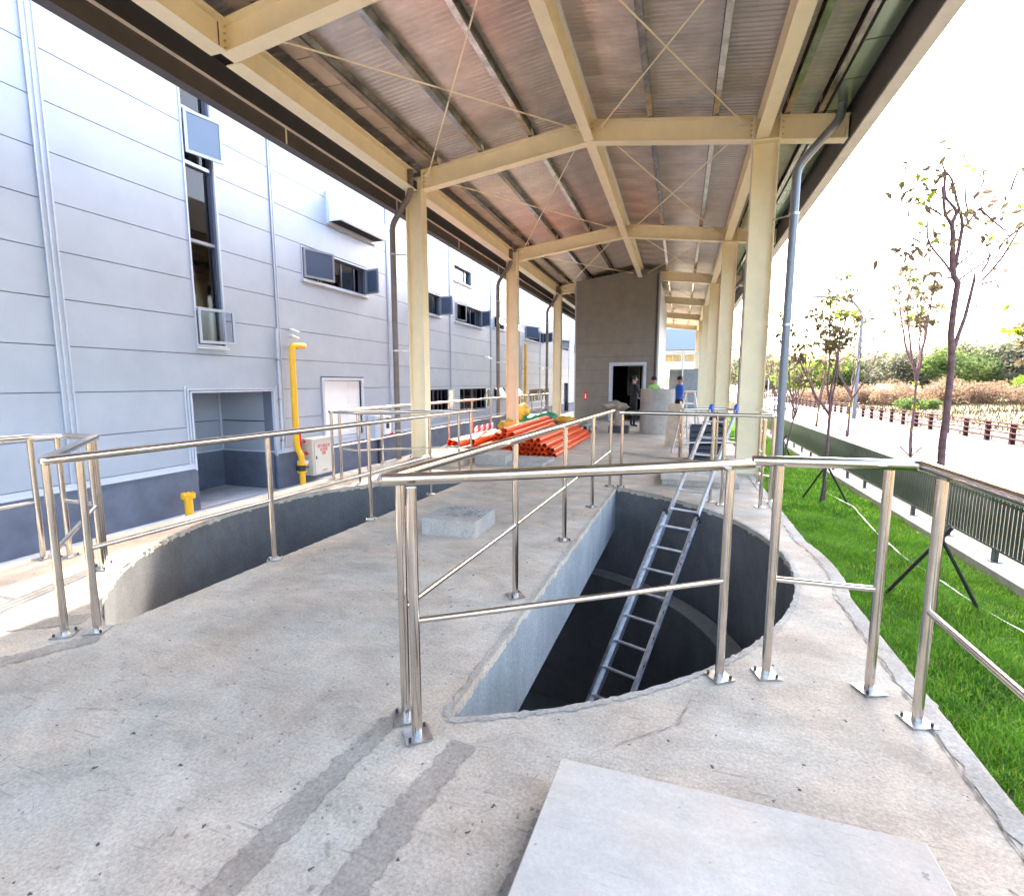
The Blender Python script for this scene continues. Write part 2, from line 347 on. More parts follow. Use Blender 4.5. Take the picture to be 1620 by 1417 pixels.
def deck():
    bm = bmesh.new()
    loops = [outer(0), hole(1, .0035), hole(-1, .0035)]; E = []; L = []
    for lp in loops:
        vs = [bm.verts.new((x, y, 0)) for x, y in lp]; es = [bm.edges.new((vs[i], vs[(i + 1) % len(vs)])) for i in range(len(vs))]
        E += es; L.append(vs)
    bmesh.ops.triangle_fill(bm, use_beauty=True, use_dissolve=False, edges=E, normal=(0, 0, 1))
    for i, vs in enumerate(L):                       # side skirts
        prev = vs; n = len(vs)
        zs = (-.012, -1.75) if i == 0 else (-.018, -.055)
        for z in zs:
            nv = []
            for v in vs:
                x, y = v.co.x, v.co.y
                if i > 0:
                    d = Vector((x - CX, y - CY)); g = random.uniform(-.004, .010) * (1 if z > -.03 else 0)
                    if math.hypot(x - CX, y - CY) < RI - .02: x += -g * (1 if x > CX else -1)
                    else: x += d.x / d.length * g; y += d.y / d.length * g
                nv.append(bm.verts.new((x, y, z)))
            for k in range(n): bm.faces.new((prev[k], prev[(k + 1) % n], nv[(k + 1) % n], nv[k]))
            prev = nv
    bmesh.ops.recalc_face_normals(bm, faces=bm.faces)
    me = bpy.data.meshes.new('concrete_deck'); bm.to_mesh(me); bm.free(); me.materials.append(M['deck'])
    o = bpy.data.objects.new('concrete_deck', me); C.objects.link(o); struct(o)
deck()
# bridge sides + underside
for sgn in (1, -1):
    (xa, ya), (xb, yb) = chord(sgn); xa -= sgn * .001; xb -= sgn * .001
    m = MB(); m.add([(xa, ya, -.04), (xb, yb, -.04), (xb, yb, -.62), (xa, ya, -.62)], [(0, 1, 2, 3)])
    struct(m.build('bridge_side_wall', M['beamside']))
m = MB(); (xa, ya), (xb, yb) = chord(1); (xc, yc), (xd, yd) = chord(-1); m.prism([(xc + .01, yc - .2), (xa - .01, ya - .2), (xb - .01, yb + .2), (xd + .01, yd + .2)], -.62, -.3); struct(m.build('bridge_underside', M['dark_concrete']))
# tank shaft wall: arcs to the top, full ring lower down
m = MB()
for sgn in (1, -1):
    A = arc(sgn, RI - .001, 60)
    vs = [(x, y, -.04) for x, y in A] + [(x, y, -.62) for x, y in A]; k = len(A)
    m.add(vs, [(i, i + 1, k + i + 1, k + i) for i in range(k - 1)], True)
ring = [(CX + RI * math.cos(2 * math.pi * i / 120), CY + RI * math.sin(2 * math.pi * i / 120)) for i in range(120)]
def ringwall(m, r, z0, z1, n=120):
    vs = [(CX + r * math.cos(2 * math.pi * i / n), CY + r * math.sin(2 * math.pi * i / n), z) for z in (z0, z1) for i in range(n)]
    m.add(vs, [(i, (i + 1) % n, n + (i + 1) % n, n + i) for i in range(n)], True)
def annulus(m, r0, r1, z, n=120):
    vs = [(CX + r * math.cos(2 * math.pi * i / n), CY + r * math.sin(2 * math.pi * i / n), z) for r in (r0, r1) for i in range(n)]
    m.add(vs, [(i, (i + 1) % n, n + (i + 1) % n, n + i) for i in range(n)])
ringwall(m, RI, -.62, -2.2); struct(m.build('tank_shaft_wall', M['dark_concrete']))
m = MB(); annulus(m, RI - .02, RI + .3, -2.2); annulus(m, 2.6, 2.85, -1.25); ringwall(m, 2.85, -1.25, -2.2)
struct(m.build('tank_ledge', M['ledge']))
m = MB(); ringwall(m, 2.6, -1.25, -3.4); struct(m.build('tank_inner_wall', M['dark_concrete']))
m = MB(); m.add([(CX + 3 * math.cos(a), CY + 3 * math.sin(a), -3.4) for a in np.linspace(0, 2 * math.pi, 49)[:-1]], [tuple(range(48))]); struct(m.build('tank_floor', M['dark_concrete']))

def ribbon(name, pts, width, z, m, amp=.012, parent=None, step=.06):
    out_l = []; out_r = []; 
    for i in range(len(pts) - 1):
        a = Vector((*pts[i], 0)); b = Vector((*pts[i + 1], 0)); d = (b - a); k = max(2, int(d.length / step)); nrm = Vector((-d.y, d.x, 0)).normalized()
        for j in range(k + (i == len(pts) - 2)):
            p = a + d * (j / k); wl = width[0] if isinstance(width, tuple) else width
            we = width[1] if isinstance(width, tuple) else width
            t = (i + j / k) / (len(pts) - 1); ww = wl + (we - wl) * t
            out_l.append(p + nrm * (ww / 2 + random.gauss(0, amp))); out_r.append(p - nrm * (ww / 2 + random.gauss(0, amp)))
    mb = MB(); n = len(out_l)
    mb.add([(p.x, p.y, z) for p in out_l] + [(p.x, p.y, z) for p in out_r], [(i, n + i, n + i + 1, i + 1) for i in range(n - 1)])
    return mb.build(name, m, parent)
struct(ribbon('mortar_strip', [(-1.17, 1.84), (-1.22, 1.4), (-1.28, .2)], (.08, .12), .004, M['mortar'], .009, step=.014))
struct(ribbon('mortar_strip', [(-.80, 1.80), (-.86, 1.4), (-.94, .2)], (.10, .14), .004, M['mortar'], .009, step=.014))
struct(ribbon('mortar_strip', [(-3.22, 1.95), (-3.42, 1.62), (-3.62, 1.0)], (.12, .12), .004, M['mortar'], .009, step=.014))
struct(ribbon('mortar_strip', [(-3.55, 2.1), (-3.85, 1.9), (-4.4, 1.7)], (.16, .14), .004, M['mortar'], .009, step=.014))
# pale rough lip round the openings
for sgn in (1, -1):
    A = arc(sgn, RI + .022, 60); struct(ribbon('opening_lip', A, .035, .0045, M['lip'], .006, step=.02))
struct(ribbon('opening_lip', [(chord(1)[0][0] - .02, chord(1)[0][1]), (chord(1)[1][0] - .02, chord(1)[1][1])], .028, .0045, M['lip'], .006, step=.02))
# pale edge band and the crack along it
eb = [(DX1 - .05, YN), (DX1 - .05, CY - 1.0)] + [(CX + (RO - .05) * math.cos(a), CY + (RO - .05) * math.sin(a)) for a in np.linspace(-b0, b0, 14)] + [(DX1 - .05, 14)]
eb = [(DX1 - .05, .0), (DX1 - .05, CY - RO * math.sin(b0))] + eb[2:]
struct(ribbon('deck_edge_band', eb, .085, .004, M['lip'], .008))
crk = [(x - .055, y) for x, y in eb]; struct(ribbon('deck_edge_crack', crk, .006, .008, M['black'], .004, step=.035))
for pts in ([(-2.6, 1.45), (-2.4, 1.5)], [(-2.7, 3.1), (-2.3, 3.6), (-2.25, 4.1)], [(-.2, 1.98), (.05, 2.2), (.12, 2.45)]):
    struct(ribbon('deck_crack', pts, .0035, .005, M['mortar'], .004, step=.03))
# scraps of debris, nails and twigs on the concrete
mb = MB()
for _ in range(520):
    x = random.uniform(-3.0, 1.05); y = random.uniform(.5, 1.75) if random.random() < .55 else random.uniform(1.8, 8)
    if y > 1.8 and not (-3.1 < x < -1.0): continue
    r = random.uniform(.002, .007); a = random.uniform(0, 6.28)
    if random.random() < .25: l = random.uniform(.015, .06); mb.bar((x, y, .003), (x + l * math.cos(a), y + l * math.sin(a), .004), .0025, .0025)
    else: mb.obox((x, y, r * .4), (math.cos(a), math.sin(a), 0), (-math.sin(a), math.cos(a), 0), (0, 0, 1), r, r * .7, r * .45)
tag(mb.build('debris', M['mortar']), kind='stuff')

# ------------------------------------------------------------------ SETTING: grounds
def flat(name, x0, x1, y0, y1, z, m, zb=None):
    mb = MB(); mb.box(x0, x1, y0, y1, (z - .2) if zb is None else zb, z); return struct(mb.build(name, m))
for gx0, gx1, gy0, gy1 in ((-600, -5.2, -400, 900), (1.15, 600, -400, 900), (-5.2, 1.15, -400, 1.3), (-5.2, 1.15, 8, 900)):
    flat('ground', gx0, gx1, gy0, gy1, -2.3, M['field'], -2.5)
flat('alley_paving', -7.94, -5.28, -8, 60, -.70, M['pave'], -2.2)
flat('alley_gutter_strip', -5.55, -5.30, -8, 60, -.69, M['black'], -.8)
flat('lawn_soil', 1.0, 4.42, -8, 60, -1.36, M['soil'], -2.2)
flat('fence_kerb', 4.42, 4.90, -8, 70, -1.20, M['kerb'], -2.2)
flat('sidewalk', 4.90, 9.6, -8, 160, -1.50, M['walk'], -2.2)
flat('road_kerb', 9.6, 9.75, -8, 160, -1.50, M['kerb'], -2.2)
flat('road', 9.75, 13.4, -8, 160, -1.62, M['road'], -2.2)
flat('road_kerb', 13.4, 13.55, -8, 160, -1.48, M['kerb'], -2.2)
flat('sidewalk', 13.55, 15.9, -8, 160, -1.49, M['walk'], -2.2)
mb = MB(); y = 2
while y < 100: mb.box(11.5, 11.6, y, y + 3, -1.62, -1.616); y += 6
struct(mb.build('lane_marking', M['yellow_line']))
# dry rising field beyond the road
nx, ny = 70, 110
gx = 15.9 + (np.linspace(0, 1, nx) ** 1.8) * 330; gy = -30 + (np.linspace(0, 1, ny) ** 1.5) * 520
X, Y = np.meshgrid(gx, gy, indexing='ij')
def hill(X, Y):
    d = np.clip((X - 17) / 50, 0, 1); s = d * d * (3 - 2 * d)
    z = -1.75 + 2.2 * s + .45 * np.sin(X * .23 + 1.3 * np.sin(Y * .11)) * s + .3 * np.sin(Y * .31 + X * .17) * s
    z += 1.1 * np.exp(-((X - 27) / 6) ** 2 - ((Y - 42) / 16) ** 2)
    return np.where(X < 16.5, -1.62, z)
Z = hill(X, Y)
idx = np.arange(nx * ny).reshape(nx, ny)
Fc = np.stack([idx[:-1, :-1], idx[1:, :-1], idx[1:, 1:], idx[:-1, 1:]], -1).reshape(-1, 4)
struct(raw('dry_field_terrain', np.stack([X, Y, Z], -1).reshape(-1, 3), Fc, M['field'], smooth=True))

# ------------------------------------------------------------------ FACTORY BUILDING (left)
WX = -7.9; TOPZ = 8.6
bld = thing('factory_building', (WX, 20, -.7), 'long blue-grey panelled factory building along the left of the alley', 'building')
PZ = [.13 + .62 * i for i in range(0, 14)]                     # panel joints
cols = [-4.0, .6, 4.72, 8.66, 12.9, 17.0, 21.15, 25.3, 29.4, 33.5, 37.6, 41.7, 45.8, 50]
# openings: (y0,y1,z0,z1)
ops = [(6.56, 8.40, -.7, 1.33, 'alcove'), (6.78, 7.34, 2.16, 7.1, 'slot'), (9.92, 11.55, .13, 1.62, 'door'), (9.48, 11.87, 3.77, 4.42, 'w1'),
       (14.1, 16.24, 3.77, 4.42, 'w2'), (17.45, 20.1, 3.77, 4.42, 'w3'), (21.6, 22.9, 3.95, 4.42, 'h1'), (24.2, 25.0, 3.95, 4.42, 'h2'), (17.40, 19.0, 5.22, 5.73, 'w4'),
       (26.3, 30.2, 3.85, 4.42, 'w5'), (34.6, 37.4, 3.8, 4.42, 'w6'), (39.5, 42, 3.8, 4.42, 'w7'),
       (14.3, 17.25, .42, 1.28, 's1'), (17.75, 20.95, .42, 1.28, 's2'), (21.5, 23.0, .85, 1.28, 'h3'), (24.1, 25.2, .85, 1.28, 'h4'), (27.2, 31.6, .45, 1.15, 's3'),
       (33.2, 34.2, -.6, 1.2, 'd2'), (36.0, 37.6, -.6, 1.5, 'd3')]
def rect_minus(r, holes):
    rs = [r]
    for h in holes:
        nr = []
        for a in rs:
            y0, y1, z0, z1 = a; hy0, hy1, hz0, hz1 = h
            if hy1 <= y0 or hy0 >= y1 or hz1 <= z0 or hz0 >= z1: nr.append(a); continue
            if hy0 > y0: nr.append((y0, hy0, z0, z1))
            if hy1 < y1: nr.append((hy1, y1, z0, z1))
            yy0, yy1 = max(y0, hy0), min(y1, hy1)
            if hz0 > z0: nr.append((yy0, yy1, z0, hz0))
            if hz1 < z1: nr.append((yy0, yy1, hz1, z1))
        rs = nr
    return rs
H = [o[:4] for o in ops]
# structural backing with openings
mb = MB()
for r in rect_minus((-8, 60, -.9, TOPZ), H): mb.box(WX - .25, WX - .03, r[0], r[1], r[2], r[3])
mb.build('wall_core', M['gap'], bld)
mb = MB(); mb.box(WX - 14, WX - .3, -8, 60, TOPZ - .1, TOPZ); mb.box(WX - .3, WX + .02, -8, 60, TOPZ - .25, TOPZ + .12); mb.build('roof', M['trim'], bld)
mb = MB(); mb.box(WX - 14, WX - 3.2, -8, 60, -.9, TOPZ - .12); mb.build('interior_block', M['interior'], bld)
for ci in range(len(cols) - 1):
    y0, y1 = cols[ci] + .05, cols[ci + 1] - .05
    for zi in range(len(PZ) - 1):
        z0, z1 = PZ[zi] + .006, PZ[zi + 1] - .006
        for r in rect_minus((y0, y1, z0, z1), [(a - .03, b + .03, c - .03, d + .03) for a, b, c, d in H]):
            if r[1] - r[0] < .04 or r[3] - r[2] < .03: continue
            MB().box(WX - .04, WX, *r).build('wall_panel', M['wall'], bld)
for c in cols:                                                  # three-ribbed vertical cover strips
    wdt = .14 if c == 4.72 else .055
    for a, b in ([(.13, TOPZ - .25)]):
        mb = MB()
        mb.box(WX - .04, WX + .006, c - wdt / 2, c + wdt / 2, a, b)
        k = 3 if c == 4.72 else 2
        for j in range(k):
            yy = c - wdt / 2 + wdt * j / (k - 1); mb.box(WX + .006, WX + .022, yy - .010, yy + .010, a, b)
        mb.build('joint_strip', M['joint'], bld)
for r in rect_minus((-8, 60, -.9, .03), H): MB().box(WX - .05, WX + .03, *r).build('plinth', M['plinth'], bld)
for r in rect_minus((-8, 60, .03, .13), [(a - .03, b + .03, c, d) for a, b, c, d in H]):
    mb = MB(); mb.box(WX - .04, WX + .05, r[0], r[1], .035, .06); mb.box(WX - .04, WX + .02, r[0], r[1], .06, .125); mb.build('dado_trim', M['trim'], bld)
def ring_frame(y0, y1, z0, z1, t, x0, x1, m, name, parent):
    mb = MB(); mb.box(x0, x1, y0 - t, y0, z0 - t, z1 + t); mb.box(x0, x1, y1, y1 + t, z0 - t, z1 + t); mb.box(x0, x1, y0, y1, z1, z1 + t); mb.box(x0, x1, y0, y1, z0 - t, z0)
    return mb.build(name, m, parent)
def casement(parent, yh, wd, z0, z1, ang, hinge=1, mg='glass_blue'):
    """open side-hung sash: hinge at y=yh, opening outwards by ang, hinge=1: leaf extends towards +Y"""
    d = Vector((math.sin(ang), hinge * math.cos(ang), 0)); nrm = Vector((-d.y, d.x, 0)); u = Vector((0, 0, 1))
    o = Vector((WX + .02, yh, 0)); hgt = z1 - z0; t = .045
    mb = MB()
    for c, hx, hz in ((o + d * wd / 2 + u * (z0 + t / 2), wd / 2, t / 2), (o + d * wd / 2 + u * (z1 - t / 2), wd / 2, t / 2)): mb.obox(c, d, nrm, u, hx, .018, hz)
    for c in (o + d * (t / 2) + u * (z0 + hgt / 2), o + d * (wd - t / 2) + u * (z0 + hgt / 2)): mb.obox(c, d, nrm, u, t / 2, .018, hgt / 2 - t)
    f = mb.build('casement_sash', M['frame_light'], parent)
    g = MB(); g.obox(o + d * wd / 2 + u * (z0 + hgt / 2), d, nrm, u, wd / 2 - t, .004, hgt / 2 - t); g.build('pane', M[mg], f)
    hd = MB(); hd.obox(o + d * (wd - t / 2) + u * (z0 + hgt / 2) + nrm * .03, d, nrm, u, .01, .012, .05); hd.build('handle', M['white'], f)
def window(y0, y1, z0, z1, muls, sash=(), sill=True, blind=None, trims=True, dep=.12):
    """frame, mullions and panes set back in the wall; panes skipped where a sash stands open"""
    fr = ring_frame(y0 + .03, y1 - .03, z0 + .03, z1 - .03, .03, WX - dep - .03, WX - dep + .03, M['frame'], 'window_frame', bld)
    mb = MB(); ys = [y0 + .03] + [y0 + (y1 - y0) * q for q in muls] + [y1 - .03]
    for q in ys[1:-1]: mb.box(WX - dep - .02, WX - dep + .025, q - .022, q + .022, z0 + .03, z1 - .03)
    if len(ys) > 2: mb.build('mullion', M['frame'], fr)
    for k in range(len(ys) - 1):
        if k in sash: continue
        MB().box(WX - dep - .004, WX - dep + .004, ys[k] + .02, ys[k + 1] - .02, z0 + .03, z1 - .03).build('pane', M['glass'], fr)
    if blind:
        for k in blind: MB().box(WX - dep - .09, WX - dep - .07, ys[k] + .03, ys[k + 1] - .03, z0 + .04, z1 - .03).build('blind', M['white'], fr)
    if trims:
        ring_frame(y0, y1, z0, z1, .028, WX - .035, WX + .012, M['trim'], 'window_trim', bld)
    if sill: MB().box(WX - .03, WX + .05, y0 - .04, y1 + .04, z0 - .075, z0 - .035).build('window_sill', M['trim'], bld)
# tall slot window
window(6.78, 7.34, 2.16, 7.1, (), (), True, None); fr = [o for o in bpy.data.objects if o.name.startswith('window_frame')][-1]
for z in (2.78, 3.9, 5.15, 6.0): MB().box(WX - .14, WX - .05, 6.81, 7.31, z - .025, z + .025).build('transom', M['frame_light'], fr)
MB().box(WX - .185, WX - .17, 6.82, 7.31, 3.35, 6.98).build('blind', M['white'], fr)
casement(bld, 6.80, .62, 5.27, 5.95, R(14), 1); casement(bld, 6.80, .62, 2.18, 2.78, R(16), 1, 'glass')
# upper row
window(9.48, 11.87, 3.77, 4.42, (.30, .62, .84), (0, 3), True, (1,)); casement(bld, 9.5, .78, 3.79, 4.42, R(16), 1); casement(bld, 11.85, .45, 3.79, 4.40, R(75), -1)
window(14.1, 16.24, 3.77, 4.42, (.45, .62), (1,), True, (0, 2)); casement(bld, 16.2, .5, 3.79, 4.40, R(80), -1)
window(17.45, 20.1, 3.77, 4.42, (.33, .62, .82), (3,), True, (0, 2)); casement(bld, 17.5, .7, 3.79, 4.40, R(8), 1, 'glass'); casement(bld, 20.05, .55, 3.79, 4.40, R(60), -1)
window(21.6, 22.9, 3.95, 4.42, (), (0,)); window(24.2, 25.0, 3.95, 4.42, (), (0,))
window(17.40, 19.0, 5.22, 5.73, (.72,), (), True, (1,))
window(26.3, 30.2, 3.85, 4.42, (.45, .72), (1, 2), True, (0,)); casement(bld, 26.4, 1.1, 3.87, 4.5, R(22), 1); casement(bld, 30.1, .9, 3.87, 4.42, R(50), -1)
window(34.6, 37.4, 3.8, 4.42, (.5,), (0,)); casement(bld, 34.7, .9, 3.85, 4.42, R(30), 1); window(39.5, 42, 3.8, 4.42, (.5,))
for y0, z in ((21.7, 4.42), (24.3, 4.42), (21.6, 1.28), (24.2, 1.28)):      # top-hung hoppers
    w_ = .9; d = Vector((math.sin(.6), 0, -math.cos(.6))); o = Vector((WX + .02, y0 + w_ / 2, z - .02))
    mb = MB(); mb.obox(o + d * .21, (0, 1, 0), d.cross(Vector((0, 1, 0))), d, w_ / 2, .015, .21); f = mb.build('hopper_sash', M['frame'], bld)
    nn = d.cross(Vector((0, 1, 0))); MB().obox(o + d * .21, (0, 1, 0), nn, d, w_ / 2 - .05, .018, .17).build('pane', M['glass'], f)
window(14.3, 17.25, .42, 1.28, (.38, .5, .62, .72), (), True, None); window(17.75, 20.95, .42, 1.28, (.2, .45, .6, .78), (), True, None)
casement(bld, 17.2, .80, .44, 1.26, R(10), -1, 'glass_blue'); casement(bld, 20.9, .80, .44, 1.26, R(10), -1, 'glass_blue')
window(21.5, 23.0, .85, 1.28, (), (0,)); window(24.1, 25.2, .85, 1.28, (), (0,)); window(27.2, 31.6, .45, 1.15, (.3, .5, .75)); window(33.2, 34.2, -.6, 1.2, (.5,), (), False); window(36.0, 37.6, -.6, 1.5, (.5,), (), False)
# alcove
mb = MB(); mb.box(WX - 1.5, WX - 1.46, 6.5, 8.5, -.72, 1.4); a1 = mb.build('alcove_back_wall', M['gap'], bld)
mb = MB(); mb.box(WX - 1.46, WX - 1.42, 6.5, 8.44, .10, .70); mb.box(WX - 1.46, WX - 1.42, 6.5, 8.44, .72, 1.36)
mb.box(WX - 1.46, WX - .05, 8.41, 8.45, .10, .70); mb.box(WX - 1.46, WX - .05, 8.41, 8.45, .72, 1.36)
mb.build('alcove_panel', M['wall'], bld)
mb = MB(); mb.box(WX - 1.47, WX - 1.40, 6.5, 8.44, -.7, .07); mb.box(WX - 1.46, WX - .05, 8.39, 8.47, -.7, .07); mb.build('alcove_plinth', M['plinth'], bld)
mb = MB(); mb.box(WX - 1.43, WX - 1.38, 6.5, 8.4, .07, .10); mb.box(WX - 1.4, WX - .04, 8.37, 8.41, .07, .10); mb.box(WX - 1.44, WX - 1.39, 8.36, 8.42, .10, 1.36); mb.build('alcove_trim', M['trim'], bld)
mb = MB(); mb.box(WX - 1.46, WX - .03, 6.45, 8.5, 1.36, 1.42); mb.build('alcove_ceiling', M['wall'], bld)
mb = MB(); mb.box(WX - 1.46, WX - .05, 6.46, 6.5, -.7, 1.4); mb.build('alcove_side_wall', M['wall'], bld)
mb = MB(); mb.box(WX - 1.5, WX + .0, 6.5, 8.45, -.72, -.695); mb.build('alcove_floor', M['pave'], bld)
dr = MB().box(WX - 1.41, WX - 1.36, 6.6, 7.15, -.69, .88).build('alcove_door', M['frame'], bld)
mb = MB(); mb.box(WX - 1.37, WX - 1.345, 6.66, 6.86, -.5, .8); mb.build('pane', M['glass'], dr)
mb = MB(); mb.box(WX - 1.41, WX - 1.33, 7.16, 7.21, -.69, .93); mb.box(WX - 1.41, WX - 1.33, 6.55, 7.21, .89, .94); mb.build('door_frame', M['frame_light'], dr)
mb = MB()
for k, t in enumerate((0, .045, .09)):
    mb.box(WX - .03, WX + .035 - .012 * k, 6.56 - .03 - t, 6.56 - t, -.0, 1.36 + t); mb.box(WX - .03, WX + .035 - .012 * k, 8.40 + t, 8.43 + t, -.0, 1.36 + t)
mb.box(WX - .03, WX + .03, 6.53, 8.43, 1.33, 1.36); mb.box(WX - .03, WX + .018, 6.48, 8.5, 1.375, 1.40)
mb.build('alcove_frame', M['trim'], bld)
# white double door
d = ring_frame(9.98, 11.49, .19, 1.56, .06, WX - .10, WX + .03, M['trim'], 'door_frame', bld)
ring_frame(9.98, 11.49, .20, 1.56, .025, WX - .12, WX - .02, M['frame'], 'door_rebate', bld)
dl = MB().box(WX - .11, WX - .06, 9.985, 10.98, .19, 1.55).build('door', M['white'], bld); MB().box(WX - .06, WX - .02, 10.84, 10.93, .72, .76).build('handle', M['dark_metal'], dl)
MB().box(WX - .112, WX - .062, 10.99, 11.485, .19, 1.55).build('door', M['white'], bld)
# ventilation hood
vh = thing('ventilation_hood', (WX, 11.3, 5.2), 'white boxy ventilation hood mounted high on the panelled wall', 'vent hood')
prof = [(0, 5.20), (.30, 5.20), (.34, 5.24), (.34, 5.42), (.31, 5.58), (.23, 5.72), (.12, 5.78), (0, 5.79)]
mb = MB(); n = len(prof); vs = [(WX + .05 + a, 10.4, z) for a, z in prof] + [(WX + .05 + a, 12.25, z) for a, z in prof]
mb.add(vs, [(i, i + 1, n + i + 1, n + i) for i in range(n - 1) if i != 0] + [tuple(range(n))[::-1], tuple(range(n, 2 * n))]); mb.build('hood_shell', M['white'], vh)
mb = MB(); mb.box(WX + .06, WX + .33, 10.42, 12.23, 5.22, 5.24)
for i in range(7): mb.box(WX + .08 + .03 * i, WX + .09 + .03 * i, 10.44, 12.2, 5.19, 5.22)
mb.build('vent_grille', M['dark_metal'], vh)
mb = MB(); mb.box(WX, WX + .05, 10.33, 12.32, 5.13, 5.84); mb.build('back_frame', M['trim'], vh)

# ------------------------------------------------------------------ things on the factory wall
g = thing('gas_riser_pipe', (WX + .28, 8.82, -.7), 'tall yellow gas riser pipe with black valve beside the alcove', 'gas pipe')
mb = MB(); x = WX + .28
def bendpts(P, r=.1, k=5):
    out = [Vector(P[0])]
    for i in range(1, len(P) - 1):
        a, b, c = Vector(P[i - 1]), Vector(P[i]), Vector(P[i + 1]); u = (a - b).normalized(); v = (c - b).normalized()
        rr = min(r, (a - b).length / 2, (c - b).length / 2)
        for j in range(k + 1):
            t = j / k; out.append(((b + u * rr) * (1 - t) + b * t) * (1 - t) + (b * (1 - t) + (b + v * rr) * t) * t)
    return out + [Vector(P[-1])]
mb.tube(bendpts([(x, 8.82, -.22), (x, 8.82, -.02), (x - .02, 8.72, .12), (x - .02, 8.72, 2.26), (WX + .26, 9.15, 2.28), (WX - .05, 9.15, 2.28)], .12), .062, 14); mb.build('riser', M['yellow'], g)
mb = MB(); mb.cyl(x, 8.82, -.7, -.38, .062, 14); mb.cyl(x, 8.82, -.40, -.37, .10, 14); mb.cyl(x, 8.82, -.24, -.21, .10, 14); mb.build('flange', M['yellow'], g)
mb = MB(); mb.cyl(x, 8.82, -.37, -.24, .075, 12); mb.bar((x, 8.82, -.3), (x + .16, 8.84, -.28), .03, .02); mb.build('valve', M['dark_metal'], g)
text('pipe_lettering', '天\n然\n气', .085, (x + .045, 8.74, .32), (R(90), 0, R(70)), M['text_red'], g, spacing=.85)
g = thing('gas_stub_pipe', (WX + .35, 6.08, -.7), 'short capped yellow pipe stub standing by the dark plinth', 'pipe stub')
mb = MB(); mb.cyl(WX + .35, 6.08, -.7, -.36, .062, 14); mb.build('stub', M['yellow'], g)
mb = MB(); mb.cyl(WX + .35, 6.08, -.36, -.33, .105, 16); mb.cyl(WX + .35, 6.08, -.325, -.29, .105, 16)
for k in range(8): mb.cyl(WX + .35 + .085 * math.cos(k * .785), 6.08 + .085 * math.sin(k * .785), -.38, -.27, .01, 6)
mb.build('cap_flange', M['yellow'], g)
g = thing('utility_cabinet', (WX + .2, 9.4, -.6), 'cream metal cabinet with red lettering hung on the plinth', 'cabinet')
mb = MB(); mb.box(WX + .05, WX + .33, 9.12, 9.74, -.53, .26); mb.build('cabinet_body', M['cabinet'], g, .008)
mb = MB(); mb.box(WX + .335, WX + .35, 9.16, 9.72, -.50, .22); dd = mb.build('cabinet_door', M['cabinet'], g); MB().box(WX + .35, WX + .365, 9.19, 9.21, -.17, -.10).build('lock', M['dark_metal'], dd)
mb = MB(); mb.box(WX + .03, WX + .37, 9.09, 9.77, .26, .285); mb.build('cabinet_top', M['cabinet'], g)
text('cabinet_lettering', '燃气调压箱\n危险箱', .085, (WX + .352, 9.46, .06), (R(90), 0, R(90)), M['text_red'], g)
text('cabinet_small_lettering', '严禁烟火\n请勿靠近', .034, (WX + .352, 9.46, -.06), (R(90), 0, R(90)), M['text_red'], g)
text('cabinet_footer_lettering', '燃气有限公司', .028, (WX + .352, 9.47, -.44), (R(90), 0, R(90)), M['text_red'], g)
g = thing('red_feed_pipe', (WX + .15, 9.0, .4), 'red bent pipe feeding the left side of the cream cabinet', 'pipe')
mb = MB(); mb.tube(bendpts([(WX + .12, 8.98, .50), (WX + .12, 8.98, -.02), (WX + .18, 9.14, -.04)], .06), .035, 10); mb.tube([(WX + .12, 8.98, .22), (WX + .12, 9.12, .22)], .025, 8); mb.build('bent_pipe', M['red'], g)
mb = MB(); mb.cyl(WX + .12, 8.98, .46, .50, .06, 10); mb.build('flange', M['red'], g)
g = thing('floodlight', (WX + .1, 8.98, -.2), 'small white lamp head left of the cream cabinet', 'lamp')
mb = MB(); mb.box(WX + .08, WX + .25, 8.90, 9.08, -.28, -.17); mb.build('lamp_head', M['white'], g, .02); mb = MB(); mb.box(WX + .03, WX + .12, 8.92, 9.05, -.40, -.24); mb.build('bracket', M['dark_metal'], g)
g = thing('control_box', (WX + .1, 12, 0), 'grey and white wall control box with a black panel near the brown downpipe', 'control box')
mb = MB(); mb.box(WX, WX + .22, 11.72, 12.12, .0, .62); mb.build('grey_housing', M['trim'], g, .01); mb = MB(); mb.box(WX, WX + .26, 12.13, 12.46, .10, .60); w2 = mb.build('white_housing', M['white'], g, .01)
mb = MB(); mb.box(WX + .26, WX + .27, 12.2, 12.34, .25, .55); mb.build('display_panel', M['black'], w2)
mb = MB(); mb.tube([(WX + .15, 12.55, .05), (WX + .22, 12.6, .1)], .1, 16); mb.build('alarm_bell', M['red'], g)
mb = MB(); mb.box(WX + .08, WX + .14, 12.0, 12.06, -.7, .0); mb.build('stand_leg', M['dark_metal'], g)
g = thing('reddish_post', (WX + .7, 13.0, -.7), 'thin rust-red post standing in the alley beside the brown downpipe', 'post')
MB().cyl(WX + .7, 13.0, -.7, .12, .03, 10).build('post_shaft', M['rebar'], g); MB().cyl(WX + .7, 13.0, .12, .2, .045, 10).build('post_head', M['rebar'], g)
def camera_thing(y, z, lab, s=1.0, tw=False):
    g = thing('security_camera', (WX, y, z), lab, 'security camera', 'white cameras on the factory wall')
    for k in range(2 if tw else 1):
        zz = z - k * .13
        mb = MB(); mb.tube([(WX, y, zz), (WX + .12 * s, y, zz)], .045 * s, 10); mb.build('bracket', M['white'], g)
        b_ = MB(); b_.tube([(WX + .13 * s, y - .02, zz), (WX + .22 * s, y + .26 * s, zz - .05)], .045 * s, 10); hh = b_.build('camera_body', M['white'], g)
        mb = MB(); mb.tube([(WX + .215 * s, y + .255 * s, zz - .049), (WX + .225 * s, y + .275 * s, zz - .053)], .03 * s, 10); mb.build('lens', M['black'], hh)
